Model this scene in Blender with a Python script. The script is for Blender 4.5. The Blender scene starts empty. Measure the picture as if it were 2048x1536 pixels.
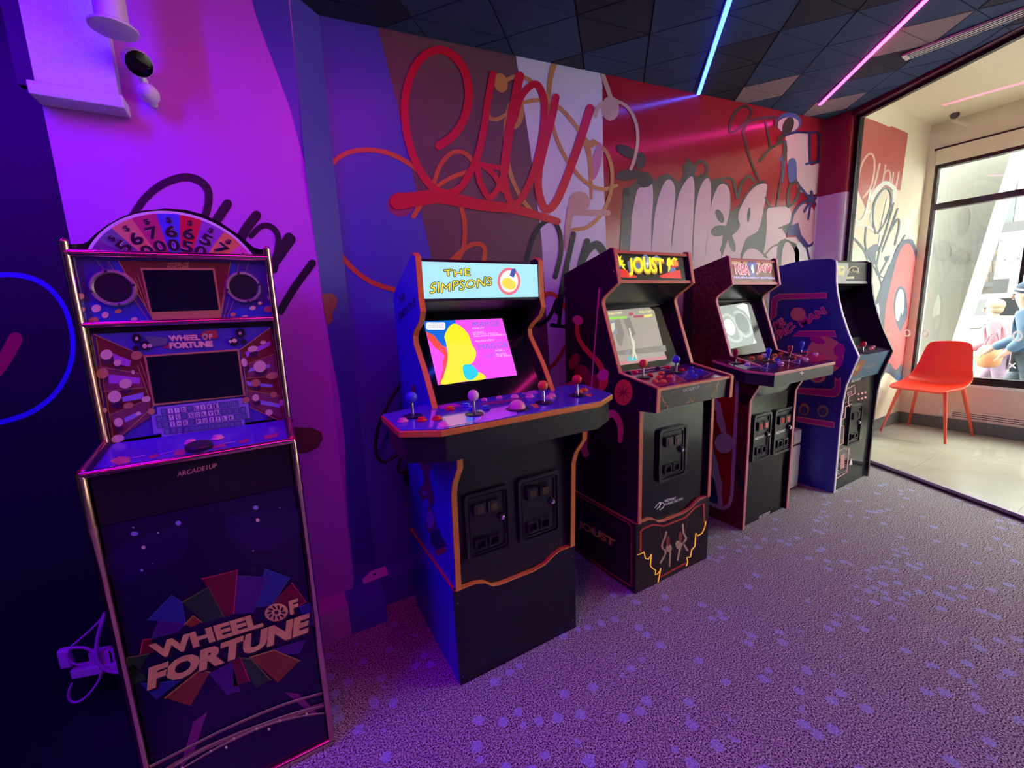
import bpy, bmesh, math, random
from mathutils import Vector, Matrix
from mathutils.geometry import tessellate_polygon
random.seed(7)
sc = bpy.context.scene
COL = sc.collection
R = math.radians
# ------------------------------------------------------------------ camera
F_PX, PITCH, ROLL, YAW, CAM_H = 838.8, R(9.524), R(-2.2565), R(29.95), 1.30
def _basis():
    fw = Vector((0, math.cos(PITCH), -math.sin(PITCH)))
    up = Vector((0, math.sin(PITCH), math.cos(PITCH)))
    rt = Vector((1, 0, 0))
    r2 = rt*math.cos(ROLL) + up*math.sin(ROLL)
    u2 = up*math.cos(ROLL) - rt*math.sin(ROLL)
    M = Matrix.Rotation(-YAW, 3, 'Z')
    return M @ r2, M @ u2, M @ fw
RT, UP, FW = _basis()
EYE = Vector((0, 0, CAM_H))
cd = bpy.data.cameras.new('camera')
cd.sensor_width = 36.0
cd.lens = F_PX*36.0/2048.0
cd.clip_start = 0.02
cd.clip_end = 200
cam = bpy.data.objects.new('camera', cd)
COL.objects.link(cam)
m4 = Matrix((RT, UP, -FW)).transposed().to_4x4()
m4.translation = EYE
cam.matrix_world = m4
sc.camera = cam
# ------------------------------------------------------------------ view, world, sky
vs = sc.view_settings
vs.view_transform = 'Standard'
vs.look = 'None'
vs.gamma = 1.0
EXPO = 1.25
vs.exposure = EXPO
vs.use_curve_mapping = False
world = bpy.data.worlds.new('overcast_sky')
sc.world = world
world.use_nodes = True
bg = world.node_tree.nodes['Background']
bg.inputs[0].default_value = (1.0, 0.98, 0.94, 1)
bg.inputs[1].default_value = 9.6
LED_BLUE, LED_PINK, LED_ADDED_MAG, LED_ADDED_BLUE = 20.0, 25.0, 88.0, 330.0

# ------------------------------------------------------------------ helpers: materials
MATS = {}
def mat(name, col, rough=0.5, metal=0.0, emit=0.0, ecol=None, nscale=40.0, namt=0.06, bump=0.0, bscale=200.0, coat=0.0, spec=0.5, alpha=None):
    if name in MATS: return MATS[name]
    m = bpy.data.materials.new(name); m.use_nodes = True
    nt = m.node_tree; b = nt.nodes['Principled BSDF']
    c = tuple(col)+(1,)
    b.inputs['Base Color'].default_value = c
    b.inputs['Roughness'].default_value = rough
    b.inputs['Metallic'].default_value = metal
    b.inputs['Coat Weight'].default_value = coat
    b.inputs['Coat Roughness'].default_value = 0.06
    b.inputs['Specular IOR Level'].default_value = spec
    tc = nt.nodes.new('ShaderNodeTexCoord')
    if namt > 0:
        n = nt.nodes.new('ShaderNodeTexNoise'); n.inputs['Scale'].default_value = nscale
        n.inputs['Detail'].default_value = 3
        nt.links.new(tc.outputs['Object'], n.inputs['Vector'])
        mx = nt.nodes.new('ShaderNodeMix'); mx.data_type = 'RGBA'
        mx.inputs[6].default_value = tuple(max(0, x*(1-namt)) for x in col)+(1,)
        mx.inputs[7].default_value = tuple(min(1, x*(1+namt)) for x in col)+(1,)
        nt.links.new(n.outputs['Fac'], mx.inputs[0])
        nt.links.new(mx.outputs[2], b.inputs['Base Color'])
    if bump > 0:
        n2 = nt.nodes.new('ShaderNodeTexNoise'); n2.inputs['Scale'].default_value = bscale
        nt.links.new(tc.outputs['Object'], n2.inputs['Vector'])
        bp = nt.nodes.new('ShaderNodeBump'); bp.inputs['Strength'].default_value = bump
        bp.inputs['Distance'].default_value = 0.003
        nt.links.new(n2.outputs['Fac'], bp.inputs['Height'])
        nt.links.new(bp.outputs['Normal'], b.inputs['Normal'])
    if emit > 0:
        b.inputs['Emission Color'].default_value = tuple(ecol or col)+(1,)
        b.inputs['Emission Strength'].default_value = emit
    MATS[name] = m
    return m
def glow(name, col, s=1.0):                       # a lit screen, lamp or drawn-in reflection
    return mat(name, tuple(x*0.3 for x in col), rough=0.25, emit=s*2.0**-EXPO, ecol=col, namt=0)
def glass_mat(name, tint=(1, 1, 1), ior=1.5, rough=0.0):
    m = bpy.data.materials.new(name); m.use_nodes = True
    nt = m.node_tree; nt.nodes.clear()
    out = nt.nodes.new('ShaderNodeOutputMaterial')
    tr = nt.nodes.new('ShaderNodeBsdfTransparent'); tr.inputs[0].default_value = tuple(tint)+(1,)
    gl = nt.nodes.new('ShaderNodeBsdfGlossy'); gl.inputs['Roughness'].default_value = rough
    lw = nt.nodes.new('ShaderNodeLayerWeight'); lw.inputs[0].default_value = 0.5
    pw = nt.nodes.new('ShaderNodeMath'); pw.operation = 'POWER'; pw.inputs[1].default_value = 5.0
    fr = nt.nodes.new('ShaderNodeMath'); fr.operation = 'MULTIPLY_ADD'; fr.inputs[1].default_value = 0.9; fr.inputs[2].default_value = 0.03
    nt.links.new(lw.outputs['Facing'], pw.inputs[0]); nt.links.new(pw.outputs[0], fr.inputs[0])
    mx = nt.nodes.new('ShaderNodeMixShader')
    nt.links.new(fr.outputs[0], mx.inputs[0]); nt.links.new(tr.outputs[0], mx.inputs[1])
    nt.links.new(gl.outputs[0], mx.inputs[2]); nt.links.new(mx.outputs[0], out.inputs[0])
    return m

# ------------------------------------------------------------------ helpers: meshes
class MB:
    def __init__(s): s.v = []; s.f = []
    def add(s, vs, fs):
        o = len(s.v); s.v += [tuple(x) for x in vs]; s.f += [tuple(i+o for i in f) for f in fs]; return s
    def box(s, x0, x1, y0, y1, z0, z1):
        v = [(x, y, z) for z in (z0, z1) for y in (y0, y1) for x in (x0, x1)]
        return s.add(v, [(0,2,3,1),(4,5,7,6),(0,1,5,4),(2,6,7,3),(0,4,6,2),(1,3,7,5)])
    def obox(s, c, ax, ay, az):                    # oriented box: centre and three half-axis vectors
        c, ax, ay, az = Vector(c), Vector(ax), Vector(ay), Vector(az)
        v = [c+ax*i+ay*j+az*k for k in (-1,1) for j in (-1,1) for i in (-1,1)]
        return s.add(v, [(0,2,3,1),(4,5,7,6),(0,1,5,4),(2,6,7,3),(0,4,6,2),(1,3,7,5)])
    def prism(s, pts, vec):                        # closed polygon of 3D points extruded along vec
        n = len(pts); P = [Vector(p) for p in pts]; vec = Vector(vec)
        tri = tessellate_polygon([P])
        nrm = Vector((0,0,0))
        for i in range(n): nrm += P[i].cross(P[(i+1) % n])
        flip = nrm.dot(vec) > 0
        v = P+[p+vec for p in P]; f = []
        for t in tri:
            a = (P[t[1]]-P[t[0]]).cross(P[t[2]]-P[t[0]])
            t = t if a.dot(vec) < 0 else (t[0], t[2], t[1])
            f.append(tuple(t)); f.append((t[0]+n, t[2]+n, t[1]+n))
        for i in range(n):
            j = (i+1) % n
            f.append((j, i, i+n, j+n) if not flip else (i, j, j+n, i+n))
        return s.add(v, f)
    def flat(s, pts, nrm):                         # one-sided polygon facing nrm
        P = [Vector(p) for p in pts]; tri = tessellate_polygon([P]); f = []
        for t in tri:
            a = (P[t[1]]-P[t[0]]).cross(P[t[2]]-P[t[0]])
            if a.length < 1e-12: continue
            f.append(tuple(t) if a.dot(nrm) > 0 else (t[0], t[2], t[1]))
        return s.add(P, f)
    def tube(s, path, r, n=8, caps=True):
        path = [Vector(p) for p in path]; rr = r if isinstance(r, (list, tuple)) else [r]*len(path)
        up = Vector((0.13, 0.27, 0.95)); rings = []
        for i, p in enumerate(path):
            d = (path[min(i+1, len(path)-1)]-path[max(i-1, 0)])
            d = d.normalized() if d.length > 1e-9 else Vector((0,0,1))
            a = d.cross(up)
            if a.length < 1e-3: a = d.cross(Vector((1,0,0)))
            a.normalize(); b = d.cross(a); up = b if False else up
            rings.append([p+(a*math.cos(2*math.pi*k/n)+b*math.sin(2*math.pi*k/n))*rr[i] for k in range(n)])
        v = [q for rg in rings for q in rg]; f = []
        for i in range(len(path)-1):
            for k in range(n):
                f.append((i*n+k, i*n+(k+1) % n, (i+1)*n+(k+1) % n, (i+1)*n+k))
        if caps:
            f.append(tuple(range(n))[::-1]); f.append(tuple((len(path)-1)*n+k for k in range(n)))
        return s.add(v, f)
    def lathe(s, prof, c, axis=(0,0,1), n=20):     # prof: (radius, height) pairs along axis from c
        ax = Vector(axis).normalized(); a = ax.cross(Vector((0.3,0.9,0.1)))
        a.normalize(); b = ax.cross(a); c = Vector(c); v = []; f = []
        for (r, h) in prof:
            for k in range(n):
                t = 2*math.pi*k/n; v.append(c+ax*h+(a*math.cos(t)+b*math.sin(t))*r)
        for i in range(len(prof)-1):
            for k in range(n):
                f.append((i*n+k, i*n+(k+1) % n, (i+1)*n+(k+1) % n, (i+1)*n+k))
        f.append(tuple(range(n))[::-1]); f.append(tuple((len(prof)-1)*n+k for k in range(n)))
        return s.add(v, f)
    def ball(s, c, r, n=14, sx=1, sy=1, sz=1):
        c = Vector(c); prof = [(math.sin(math.pi*i/n), -math.cos(math.pi*i/n)) for i in range(n+1)]
        v = []; f = []; m = 2*n
        for (q, h) in prof:
            for k in range(m):
                t = 2*math.pi*k/m; v.append(c+Vector((q*math.cos(t)*r*sx, q*math.sin(t)*r*sy, h*r*sz)))
        for i in range(n):
            for k in range(m): f.append((i*m+k, i*m+(k+1) % m, (i+1)*m+(k+1) % m, (i+1)*m+k))
        return s.add(v, f)
    def mesh(s, name, smooth=None):
        me = bpy.data.meshes.new(name); me.from_pydata(s.v, [], s.f); me.update()
        if smooth is not None:
            me.polygons.foreach_set('use_smooth', [True]*len(me.polygons))
            try: me.set_sharp_from_angle(angle=R(smooth))
            except Exception: pass
        return me
WOFF = {}                                          # world translation of each object built here
def place(o, parent=None, at=(0,0,0)):
    COL.objects.link(o)
    w = Vector(at)
    if parent is not None:
        o.parent = parent; o.location = w-WOFF.get(parent.name, Vector((0,0,0)))
    else: o.location = w
    WOFF[o.name] = w
    return o
def tag(o, label=None, cat=None, group=None, kind=None):
    if label: o['label'] = label
    if cat: o['category'] = cat
    if group: o['group'] = group
    if kind: o['kind'] = kind
    return o
def ob(name, mb, m, parent=None, smooth=None, bevel=0.0):
    me = mb.mesh(name, smooth)
    if m is not None: me.materials.append(m)
    o = bpy.data.objects.new(name, me)
    place(o, parent)
    if bevel > 0:
        b = o.modifiers.new('bevel', 'BEVEL'); b.width = bevel; b.segments = 2; b.limit_method = 'ANGLE'; b.angle_limit = R(35)
    return o
def inst(name, me, parent, at, rot=None, m=None):  # another object that shares mesh data
    o = bpy.data.objects.new(name, me)
    place(o, parent, at)
    if rot: o.rotation_euler = rot
    if m is not None:
        o.material_slots[0].link = 'OBJECT'; o.material_slots[0].material = m
    return o
def thing(name, at, label, cat, group=None):
    o = bpy.data.objects.new(name, None); o.empty_display_size = 0.1
    place(o, None, at); tag(o, label, cat, group); return o
def struct(name, mb, m, smooth=None): return tag(ob(name, mb, m, None, smooth), kind='structure')

# ------------------------------------------------------------------ helpers: drawing on planes
def ray(x, y): return FW+RT*((x-1024)/F_PX)-UP*((y-768)/F_PX)
class Plane:                                       # a real plane in the room; artwork is laid out on it
    def __init__(s, p0, n):
        s.p = Vector(p0); s.n = Vector(n).normalized()
        if (EYE-s.p).dot(s.n) < 0: s.n = -s.n
    def pt(s, x, y, off=0.0):
        d = ray(x, y); t = (s.p-EYE).dot(s.n)/d.dot(s.n)
        return EYE+d*t+s.n*off
def zm(ox, oy, k): return lambda p: (ox+p[0]*k, oy+p[1]*k)
IDN = lambda p: p
def catmull(pts, n=6, closed=False):
    P = [Vector((p[0], p[1])) for p in pts]; out = []; N = len(P)
    rng = range(N) if closed else range(N-1)
    for i in rng:
        if closed: a, b, c, d = P[i-1], P[i], P[(i+1) % N], P[(i+2) % N]
        else: a, b, c, d = P[max(i-1,0)], P[i], P[i+1], P[min(i+2,N-1)]
        for k in range(n):
            t = k/n
            out.append(0.5*((2*b)+(c-a)*t+(2*a-5*b+4*c-d)*t*t+(3*b-a-3*c+d)*t**3))
    if not closed: out.append(P[-1])
    return out
def shape(mb, pl, z, pts, off, smooth=0):
    q = [Vector(p) for p in (catmull(pts, smooth, True) if smooth else pts)]
    return mb.flat([pl.pt(*z((p[0], p[1])), off) for p in q], pl.n)
def stroke(mb, pl, z, pts, w, off, smooth=6, taper=None):
    q = catmull(pts, smooth) if smooth and len(pts) > 2 else [Vector(p) for p in pts]
    n = len(q); L = []; Rr = []
    for i, p in enumerate(q):
        d = q[min(i+1, n-1)]-q[max(i-1, 0)]
        d = d.normalized() if d.length > 1e-9 else Vector((1,0))
        k = 1.0
        if taper: k = taper[0]+(taper[1]-taper[0])*i/max(1, n-1)
        m = Vector((-d.y, d.x))*w*0.5*k; L.append(p+m); Rr.append(p-m)
    v = []
    for i, (a, b) in enumerate(zip(L, Rr)):
        o_ = off+0.00025*i/n
        v.append(pl.pt(*z((a.x, a.y)), o_)); v.append(pl.pt(*z((b.x, b.y)), o_))
    f = []
    for i in range(n-1):
        t = (2*i, 2*i+1, 2*i+3, 2*i+2)
        a = (Vector(v[t[1]])-Vector(v[t[0]])).cross(Vector(v[t[2]])-Vector(v[t[0]]))
        f.append(t if a.dot(pl.n) > 0 else t[::-1])
    mb.add(v, f)
    for e, k, s_, o_ in ((q[0], taper[0] if taper else 1, q[0]-q[1], 0.0), (q[-1], taper[1] if taper else 1, q[-1]-q[-2], 0.00025*(n-1)/n)):
        a0 = math.atan2(s_.y, s_.x)                 # half-round end that meets the ribbon edge to edge
        c = [(e.x+math.cos(a0-math.pi/2+math.pi*i/8)*w*0.5*k, e.y+math.sin(a0-math.pi/2+math.pi*i/8)*w*0.5*k) for i in range(9)]
        shape(mb, pl, z, c, off+o_)
    return mb
def oval(cx, cy, rx, ry, rot=0.0, n=22):
    c, s_ = math.cos(rot), math.sin(rot); out = []
    for i in range(n):
        a = 2*math.pi*i/n; x, y = rx*math.cos(a), ry*math.sin(a)
        out.append((cx+x*c-y*s_, cy+x*s_+y*c))
    return out
def draw(name, parent, m, pl, z, off, polys=(), strokes=(), smooth=0, ssm=6, joined=False):
    first = None; k = 0; mb = MB()                 # one part for each printed piece; joined: pieces too small to pick apart
    for kind, L in ((0, polys), (1, strokes)):
        for p in L:
            o_ = off+0.00006*(k % 9); k += 1
            if kind == 0: shape(mb, pl, z, p, o_, smooth)
            else: stroke(mb, pl, z, p[1], p[0], o_, ssm, p[2] if len(p) > 2 else None)
            if not joined: o = ob(name, mb, m, parent); first = first or o; mb = MB()
    if joined: first = tag(ob(name, mb, m, parent), kind='stuff')
    return first
_TXT = {}
def text_mesh(s, bold=0.0, shear=0.0, space=1.0):
    k = (s, bold, shear, space)
    if k in _TXT: return _TXT[k]
    cu = bpy.data.curves.new('txt', 'FONT'); cu.body = s; cu.resolution_u = 3; cu.offset = bold; cu.shear = shear
    cu.space_character = space
    o = bpy.data.objects.new('txt', cu)
    me = bpy.data.meshes.new_from_object(o)
    v = [tuple(p.co) for p in me.vertices]; f = [tuple(p.vertices) for p in me.polygons]
    bpy.data.objects.remove(o); bpy.data.curves.remove(cu); bpy.data.meshes.remove(me)
    xs = [p[0] for p in v]; ys = [p[1] for p in v]
    x0, x1, y0, y1 = min(xs), max(xs), min(ys), max(ys)
    v = [((p[0]-x0)/(x1-x0), (p[1]-y0)/(y1-y0)) for p in v]
    _TXT[k] = (v, f)
    return _TXT[k]
def text_mb(mb, s, bl, br, tl, nrm, off=0.0, bold=0.0, warp=None, space=1.0):   # three corners of the lettering in space
    v, f = text_mesh(s, bold, 0, space); bl, br, tl = Vector(bl), Vector(br), Vector(tl); nrm = Vector(nrm)
    if warp: v = [warp(*p) for p in v]
    P = [bl+(br-bl)*p[0]+(tl-bl)*p[1]+nrm*off for p in v]
    sgn = (br-bl).cross(tl-bl).dot(nrm)
    return mb.add(P, f if sgn > 0 else [t[::-1] for t in f])
def lettering(name, parent, m, s, pl, z, bl, br, tl, off, bold=0.0, warp=None, space=1.0):
    mb = MB(); text_mb(mb, s, pl.pt(*z(bl)), pl.pt(*z(br)), pl.pt(*z(tl)), pl.n, off, bold, warp, space)
    return ob(name, mb, m, parent)
def outlined(name, parent, m, s, pl, z, bl, br, tl, off, w, bold=0.0, warp=None, space=1.0):   # a dark rim round lettering
    mb = MB()
    for i in range(8):
        a = 2*math.pi*i/8; d = (w*math.cos(a), w*math.sin(a))
        text_mb(mb, s, *[pl.pt(*z((p[0]+d[0], p[1]+d[1]))) for p in (bl, br, tl)], pl.n, off+0.00004*i, bold, warp, space)
    return ob(name, mb, m, parent)
def rrect(x0, x1, y0, y1, r, n=5):
    out = []
    for cx, cy, a0 in ((x1-r,y1-r,0),(x0+r,y1-r,90),(x0+r,y0+r,180),(x1-r,y0+r,270)):
        for i in range(n+1):
            a = R(a0+90*i/n); out.append((cx+r*math.cos(a), cy+r*math.sin(a)))
    return out
# ================================================================== the setting
YW = 1.92                                          # face of the painted wall
def ceil_z(x): return 2.427+0.0824*x
G0, GD = Vector((4.254, 1.717, 0)), Vector((-0.422, -0.907, 0)).normalized()
GN = Vector((GD.y, -GD.x, 0))
def glass_x(y): return G0.x+GD.x*((y-G0.y)/GD.y)

# ---- carpet
def carpet_mat():
    m = bpy.data.materials.new('patterned_carpet'); m.use_nodes = True
    nt = m.node_tree; N = nt.nodes; L = nt.links; b = N['Principled BSDF']
    tc = N.new('ShaderNodeTexCoord')
    n1 = N.new('ShaderNodeTexNoise'); n1.inputs['Scale'].default_value = 210; n1.inputs['Detail'].default_value = 2
    L.new(tc.outputs['Object'], n1.inputs['Vector'])
    r1 = N.new('ShaderNodeValToRGB'); r1.color_ramp.elements[0].position = 0.39; r1.color_ramp.elements[1].position = 0.64
    r1.color_ramp.elements[0].color = (0.045, 0.042, 0.044, 1); r1.color_ramp.elements[1].color = (0.78, 0.74, 0.72, 1)
    L.new(n1.outputs['Fac'], r1.inputs[0])
    # scattered dots: random cells of a Voronoi grid
    wob = N.new('ShaderNodeTexNoise'); wob.inputs['Scale'].default_value = 60
    L.new(tc.outputs['Object'], wob.inputs['Vector'])
    mixv = N.new('ShaderNodeMix'); mixv.data_type = 'VECTOR'; mixv.inputs[0].default_value = 0.02
    L.new(tc.outputs['Object'], mixv.inputs[4]); L.new(wob.outputs['Color'], mixv.inputs[5])
    vo = N.new('ShaderNodeTexVoronoi'); vo.inputs['Scale'].default_value = 18.0; vo.inputs['Randomness'].default_value = 0.85
    L.new(mixv.outputs[1], vo.inputs['Vector'])
    thr = N.new('ShaderNodeMapRange'); thr.inputs[1].default_value = 0.36; thr.inputs[2].default_value = 0.29
    L.new(vo.outputs['Distance'], thr.inputs[0])
    sep = N.new('ShaderNodeSeparateColor'); L.new(vo.outputs['Color'], sep.inputs[0])
    big = N.new('ShaderNodeTexNoise'); big.inputs['Scale'].default_value = 2.3; L.new(tc.outputs['Object'], big.inputs['Vector'])
    sub = N.new('ShaderNodeMath'); sub.operation = 'MULTIPLY_ADD'; sub.inputs[1].default_value = 1.3; sub.inputs[2].default_value = -0.25
    L.new(big.outputs['Fac'], sub.inputs[0])
    lt = N.new('ShaderNodeMath'); lt.operation = 'LESS_THAN'; L.new(sep.outputs[0], lt.inputs[0]); L.new(sub.outputs[0], lt.inputs[1])
    mul = N.new('ShaderNodeMath'); mul.operation = 'MULTIPLY'; L.new(thr.outputs[0], mul.inputs[0]); L.new(lt.outputs[0], mul.inputs[1])
    r2 = N.new('ShaderNodeValToRGB'); r2.color_ramp.elements[0].position = 0.3; r2.color_ramp.elements[1].position = 0.7
    r2.color_ramp.elements[0].color = (0.20, 0.22, 0.42, 1); r2.color_ramp.elements[1].color = (0.66, 0.70, 0.96, 1)
    L.new(n1.outputs['Fac'], r2.inputs[0])
    mx = N.new('ShaderNodeMix'); mx.data_type = 'RGBA'
    L.new(mul.outputs[0], mx.inputs[0]); L.new(r1.outputs[0], mx.inputs[6]); L.new(r2.outputs[0], mx.inputs[7])
    L.new(mx.outputs[2], b.inputs['Base Color'])
    b.inputs['Roughness'].default_value = 0.95; b.inputs['Specular IOR Level'].default_value = 0.1
    bp = N.new('ShaderNodeBump'); bp.inputs['Strength'].default_value = 0.9; bp.inputs['Distance'].default_value = 0.006
    L.new(n1.outputs['Fac'], bp.inputs['Height']); L.new(bp.outputs['Normal'], b.inputs['Normal'])
    return m
mb = MB()
mb.prism([(-2.6,-3.2,-0.05),(glass_x(-3.2)-0.03,-3.2,-0.05),(glass_x(1.75)-0.03,1.75,-0.05),(4.2,2.2,-0.05),(-2.6,2.2,-0.05)], (0,0,0.05))
floor = struct('floor', mb, carpet_mat())

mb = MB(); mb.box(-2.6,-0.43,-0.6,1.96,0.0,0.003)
struct('floor_shade_sheet', mb, mat('dark_shade_sheet', (0.006,0.006,0.014), rough=0.35, nscale=30, namt=0.3))  # dark sheet over the carpet, standing in for shade on the floor
# ---- vestibule floor: large stone tiles
stone = mat('stone_tile', (0.38,0.38,0.31), rough=0.22, nscale=3.0, namt=0.22, bump=0.03, bscale=30)
grout = mat('pale_grout', (0.62,0.60,0.48), rough=0.8)
WX = 5.72                                          # face of the street wall
mb = MB(); mb.prism([(glass_x(-3.2)-0.03,-3.2,-0.05),(5.9,-3.2,-0.05),(5.9,1.75,-0.05),(glass_x(1.75)-0.03,1.75,-0.05)], (0,0,0.046))
vfloor = struct('floor_vestibule', mb, grout)
def clip(poly, p, n):                              # keep the side of the line through p that n points to
    out = []
    for i in range(len(poly)):
        a, b = Vector(poly[i]), Vector(poly[(i+1) % len(poly)])
        da, db = (a-p).dot(n), (b-p).dot(n)
        if da >= 0: out.append(a)
        if (da >= 0) != (db >= 0): out.append(a+(b-a)*(da/(da-db)))
    return out
g2 = Vector((G0.x, G0.y)); gn2 = Vector((-GN.x, -GN.y)) if GN.x < 0 else Vector((GN.x, GN.y))
for iy in range(-4, 2):
    for ix in range(-3, 3):
        x0, y0 = 4.98+1.2*ix, 1.128+0.6*iy
        x0 += 0.0
        p = [(x0+0.002,y0+0.002),(x0+1.198,y0+0.002),(x0+1.198,y0+0.598),(x0+0.002,y0+0.598)]
        p = clip(p, g2+gn2*0.03, gn2)
        if len(p) > 2: p = clip(p, Vector((5.71,0)), Vector((-1,0)))
        if len(p) > 2: p = clip(p, Vector((0,1.705)), Vector((0,-1)))
        if len(p) > 2 and y0 > -2.5:
            t = MB(); t.prism([(q[0],q[1],-0.004) for q in p], (0,0,0.004)); ob('floor_tile', t, stone, vfloor)

# ---- ceiling: sloping, clad with triangular acoustic tiles
navy_t = mat('navy_acoustic_tile', (0.030,0.058,0.150), rough=0.9, nscale=300, namt=0.25)
dark_t = mat('charcoal_acoustic_tile', (0.022,0.022,0.050), rough=0.9, nscale=300, namt=0.25)
pale_t = mat('rose_grey_acoustic_tile', (0.30,0.22,0.26), rough=0.9, nscale=300, namt=0.2)
slot = mat('ceiling_backing', (0.006,0.006,0.010), rough=0.9)
def cz(p, d=0.0): return (p[0], p[1], ceil_z(p[0])+d)
mb = MB()
mb.prism([cz(p, 0.006) for p in [(-2.6,-3.2),(glass_x(-3.2),-3.2),(glass_x(1.75),1.75),(4.19,1.93),(-2.6,1.98)]], (0,0,0.06))
ceiling = struct('ceiling', mb, slot)
J0, JA, JB = Vector((1.722,1.562)), Vector((0.430,-0.0095)), Vector((0.2135,-0.2335))
pale_set = {(3,-1),(3,0),(4,1),(5,-2),(5,2),(4,2)}
for i in range(-9, 12):
    for j in range(-3, 9):
        P = J0+JA*i+JB*j
        # index in the rhombic lattice; left, bottom, right and top corner
        l, bt, rt_, tp = P, P+JB, P+JA, P+JA-JB
        c = (l+rt_)/2
        if c.x < -0.9 or c.x > 4.35 or c.y < 0.15 or c.y > 2.15: continue
        rr = random.Random(i*31+j*7)
        k = rr.random(); m = dark_t if k < 0.24 else navy_t
        if (c-Vector((3.035,1.755))).length < 0.12 or (c-Vector((3.30,0.98))).length < 0.12 or (c-Vector((3.87,1.74))).length < 0.16: m = pale_t
        for tri in ((l, bt, rt_), (l, rt_, tp)):
            cc = (tri[0]+tri[1]+tri[2])/3
            q = [Vector((v.x, v.y))+(cc-v).normalized()*0.006 for v in tri]
            q = clip(q, Vector((0,1.917)), Vector((0,-1)))
            if len(q) > 2: q = clip(q, g2+gn2*-0.075, -gn2)
            if len(q) > 2: q = clip(q, Vector((4.165,0)), Vector((-1,0)))
            if len(q) < 3: continue
            t = MB(); t.prism([cz(v, 0.0) for v in q], (0,0,0.0065))
            ob('ceiling_tile', t, m, ceiling)

# ---- painted wall with its return beside the glass
red_p = mat('glossy_red_paint', (0.42,0.018,0.035), rough=0.17, nscale=6, namt=0.10, bump=0.05, bscale=90)
blue_p = mat('blue_wall_paint', (0.085,0.075,0.48), rough=0.4, nscale=5, namt=0.05)
brown_p = mat('taupe_wall_paint', (0.18,0.082,0.085), rough=0.4, nscale=5, namt=0.05)
white_p = mat('white_wall_paint', (0.78,0.76,0.78), rough=0.42, nscale=5, namt=0.03)
mb = MB()
mb.prism([(0.30,YW,0),(4.13,YW,0),(4.13,2.2,0),(0.30,2.2,0)], (0,0,2.95))
wall_back = struct('wall_back', mb, red_p)
ret = [(4.125,YW),(4.150,1.910),(4.163,1.885),(4.168,1.84),(4.172,1.78),(4.180,1.752),(4.197,1.733),(4.222,1.725),(4.262,1.722),(4.262,2.2),(4.125,2.2)]
t = MB(); t.prism([(x,y,2.17) for x,y in ret], (0,0,0.78)); ob('corner_upper', t, mat('satin_red_paint', (0.30,0.012,0.03), rough=0.5), wall_back, smooth=30)
t = MB(); t.prism([(x,y,0.0) for x,y in ret], (0,0,2.17)); ob('corner_lower', t, white_p, wall_back, smooth=30)

# ---- chamfered pillar on the near end of the wall
mb = MB(); mb.prism([(-0.48,1.82,0),(0.205,1.82,0),(0.318,YW+0.001,0),(0.318,2.2,0),(-0.48,2.2,0)], (0,0,2.75))
led_tint_p = mat('led_tinted_wall_paint', (0.64,0.13,0.72), rough=0.42, nscale=5, namt=0.03)  # magenta of the strip light mixed into the pillar's paint colour
pillar = struct('wall_pillar', mb, led_tint_p)
PP = Plane((0,1.82,0), (0,-1,0)); PC = Plane((0.205,1.82,0), (0.10,-0.113,0)); PWALL = Plane((0,YW,0), (0,-1,0))
E1 = 0.0012
draw('paint_stripe', pillar, blue_p, PP, IDN, E1, [[(496,-30),(512,30),(545,120),(580,215),(609,325),(612,337),(574,-30)]])
draw('paint_stripe', pillar, blue_p, PC, IDN, E1, [[(576,-40),(610,337),(642,575),(661,700),(677,784),(689,883),(693,1000),(707,1150),(704,1290),(766,1260),(752,1150),(716,798),(642,84),(632,-40)]])
# ---- baseboard boxing
plinth = mat('plinth_lavender', (0.66,0.18,0.58), rough=0.4)
mb = MB(); mb.box(-0.50,0.163,1.71,1.822,0,0.134); bb_p = struct('baseboard_pillar', mb, plinth)
mb = MB(); mb.box(0.163,0.313,1.71,1.93,0,0.134); bb_c = struct('baseboard_corner', mb, blue_p)
mb = MB(); mb.box(0.313,4.12,1.815,1.93,0,0.128); bb_b = struct('baseboard_back', mb, blue_p)
# ---- dark recess wall beside the pillar
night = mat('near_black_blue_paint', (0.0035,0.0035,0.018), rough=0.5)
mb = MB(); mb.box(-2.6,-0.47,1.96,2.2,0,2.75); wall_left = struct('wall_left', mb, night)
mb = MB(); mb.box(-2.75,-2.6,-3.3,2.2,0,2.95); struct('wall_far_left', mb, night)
mb = MB(); mb.box(-2.75,6.0,-3.4,-3.2,0,3.0); struct('wall_behind', mb, mat('grey_wall_paint', (0.30,0.29,0.32), rough=0.6))
PL = Plane((0,1.96,0), (0,-1,0))
zl = zm(0,450,0.3418)
draw('spray_ring', wall_left, mat('blue_spray', (0.03,0.05,0.75), rough=0.5), PL, zl, E1, [], [(30,[(-200,330),(-60,300),(60,290),(180,310),(290,370),(375,480),(420,620),(425,760),(385,890),(310,1000),(200,1085),(90,1130),(-40,1160),(-200,1150)])])
draw('spray_bar', wall_left, mat('crimson_spray', (0.42,0.01,0.06), rough=0.5), PL, zl, E1, [], [(85,[(90,670),(30,780),(-60,900),(-140,1000)])])

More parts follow.
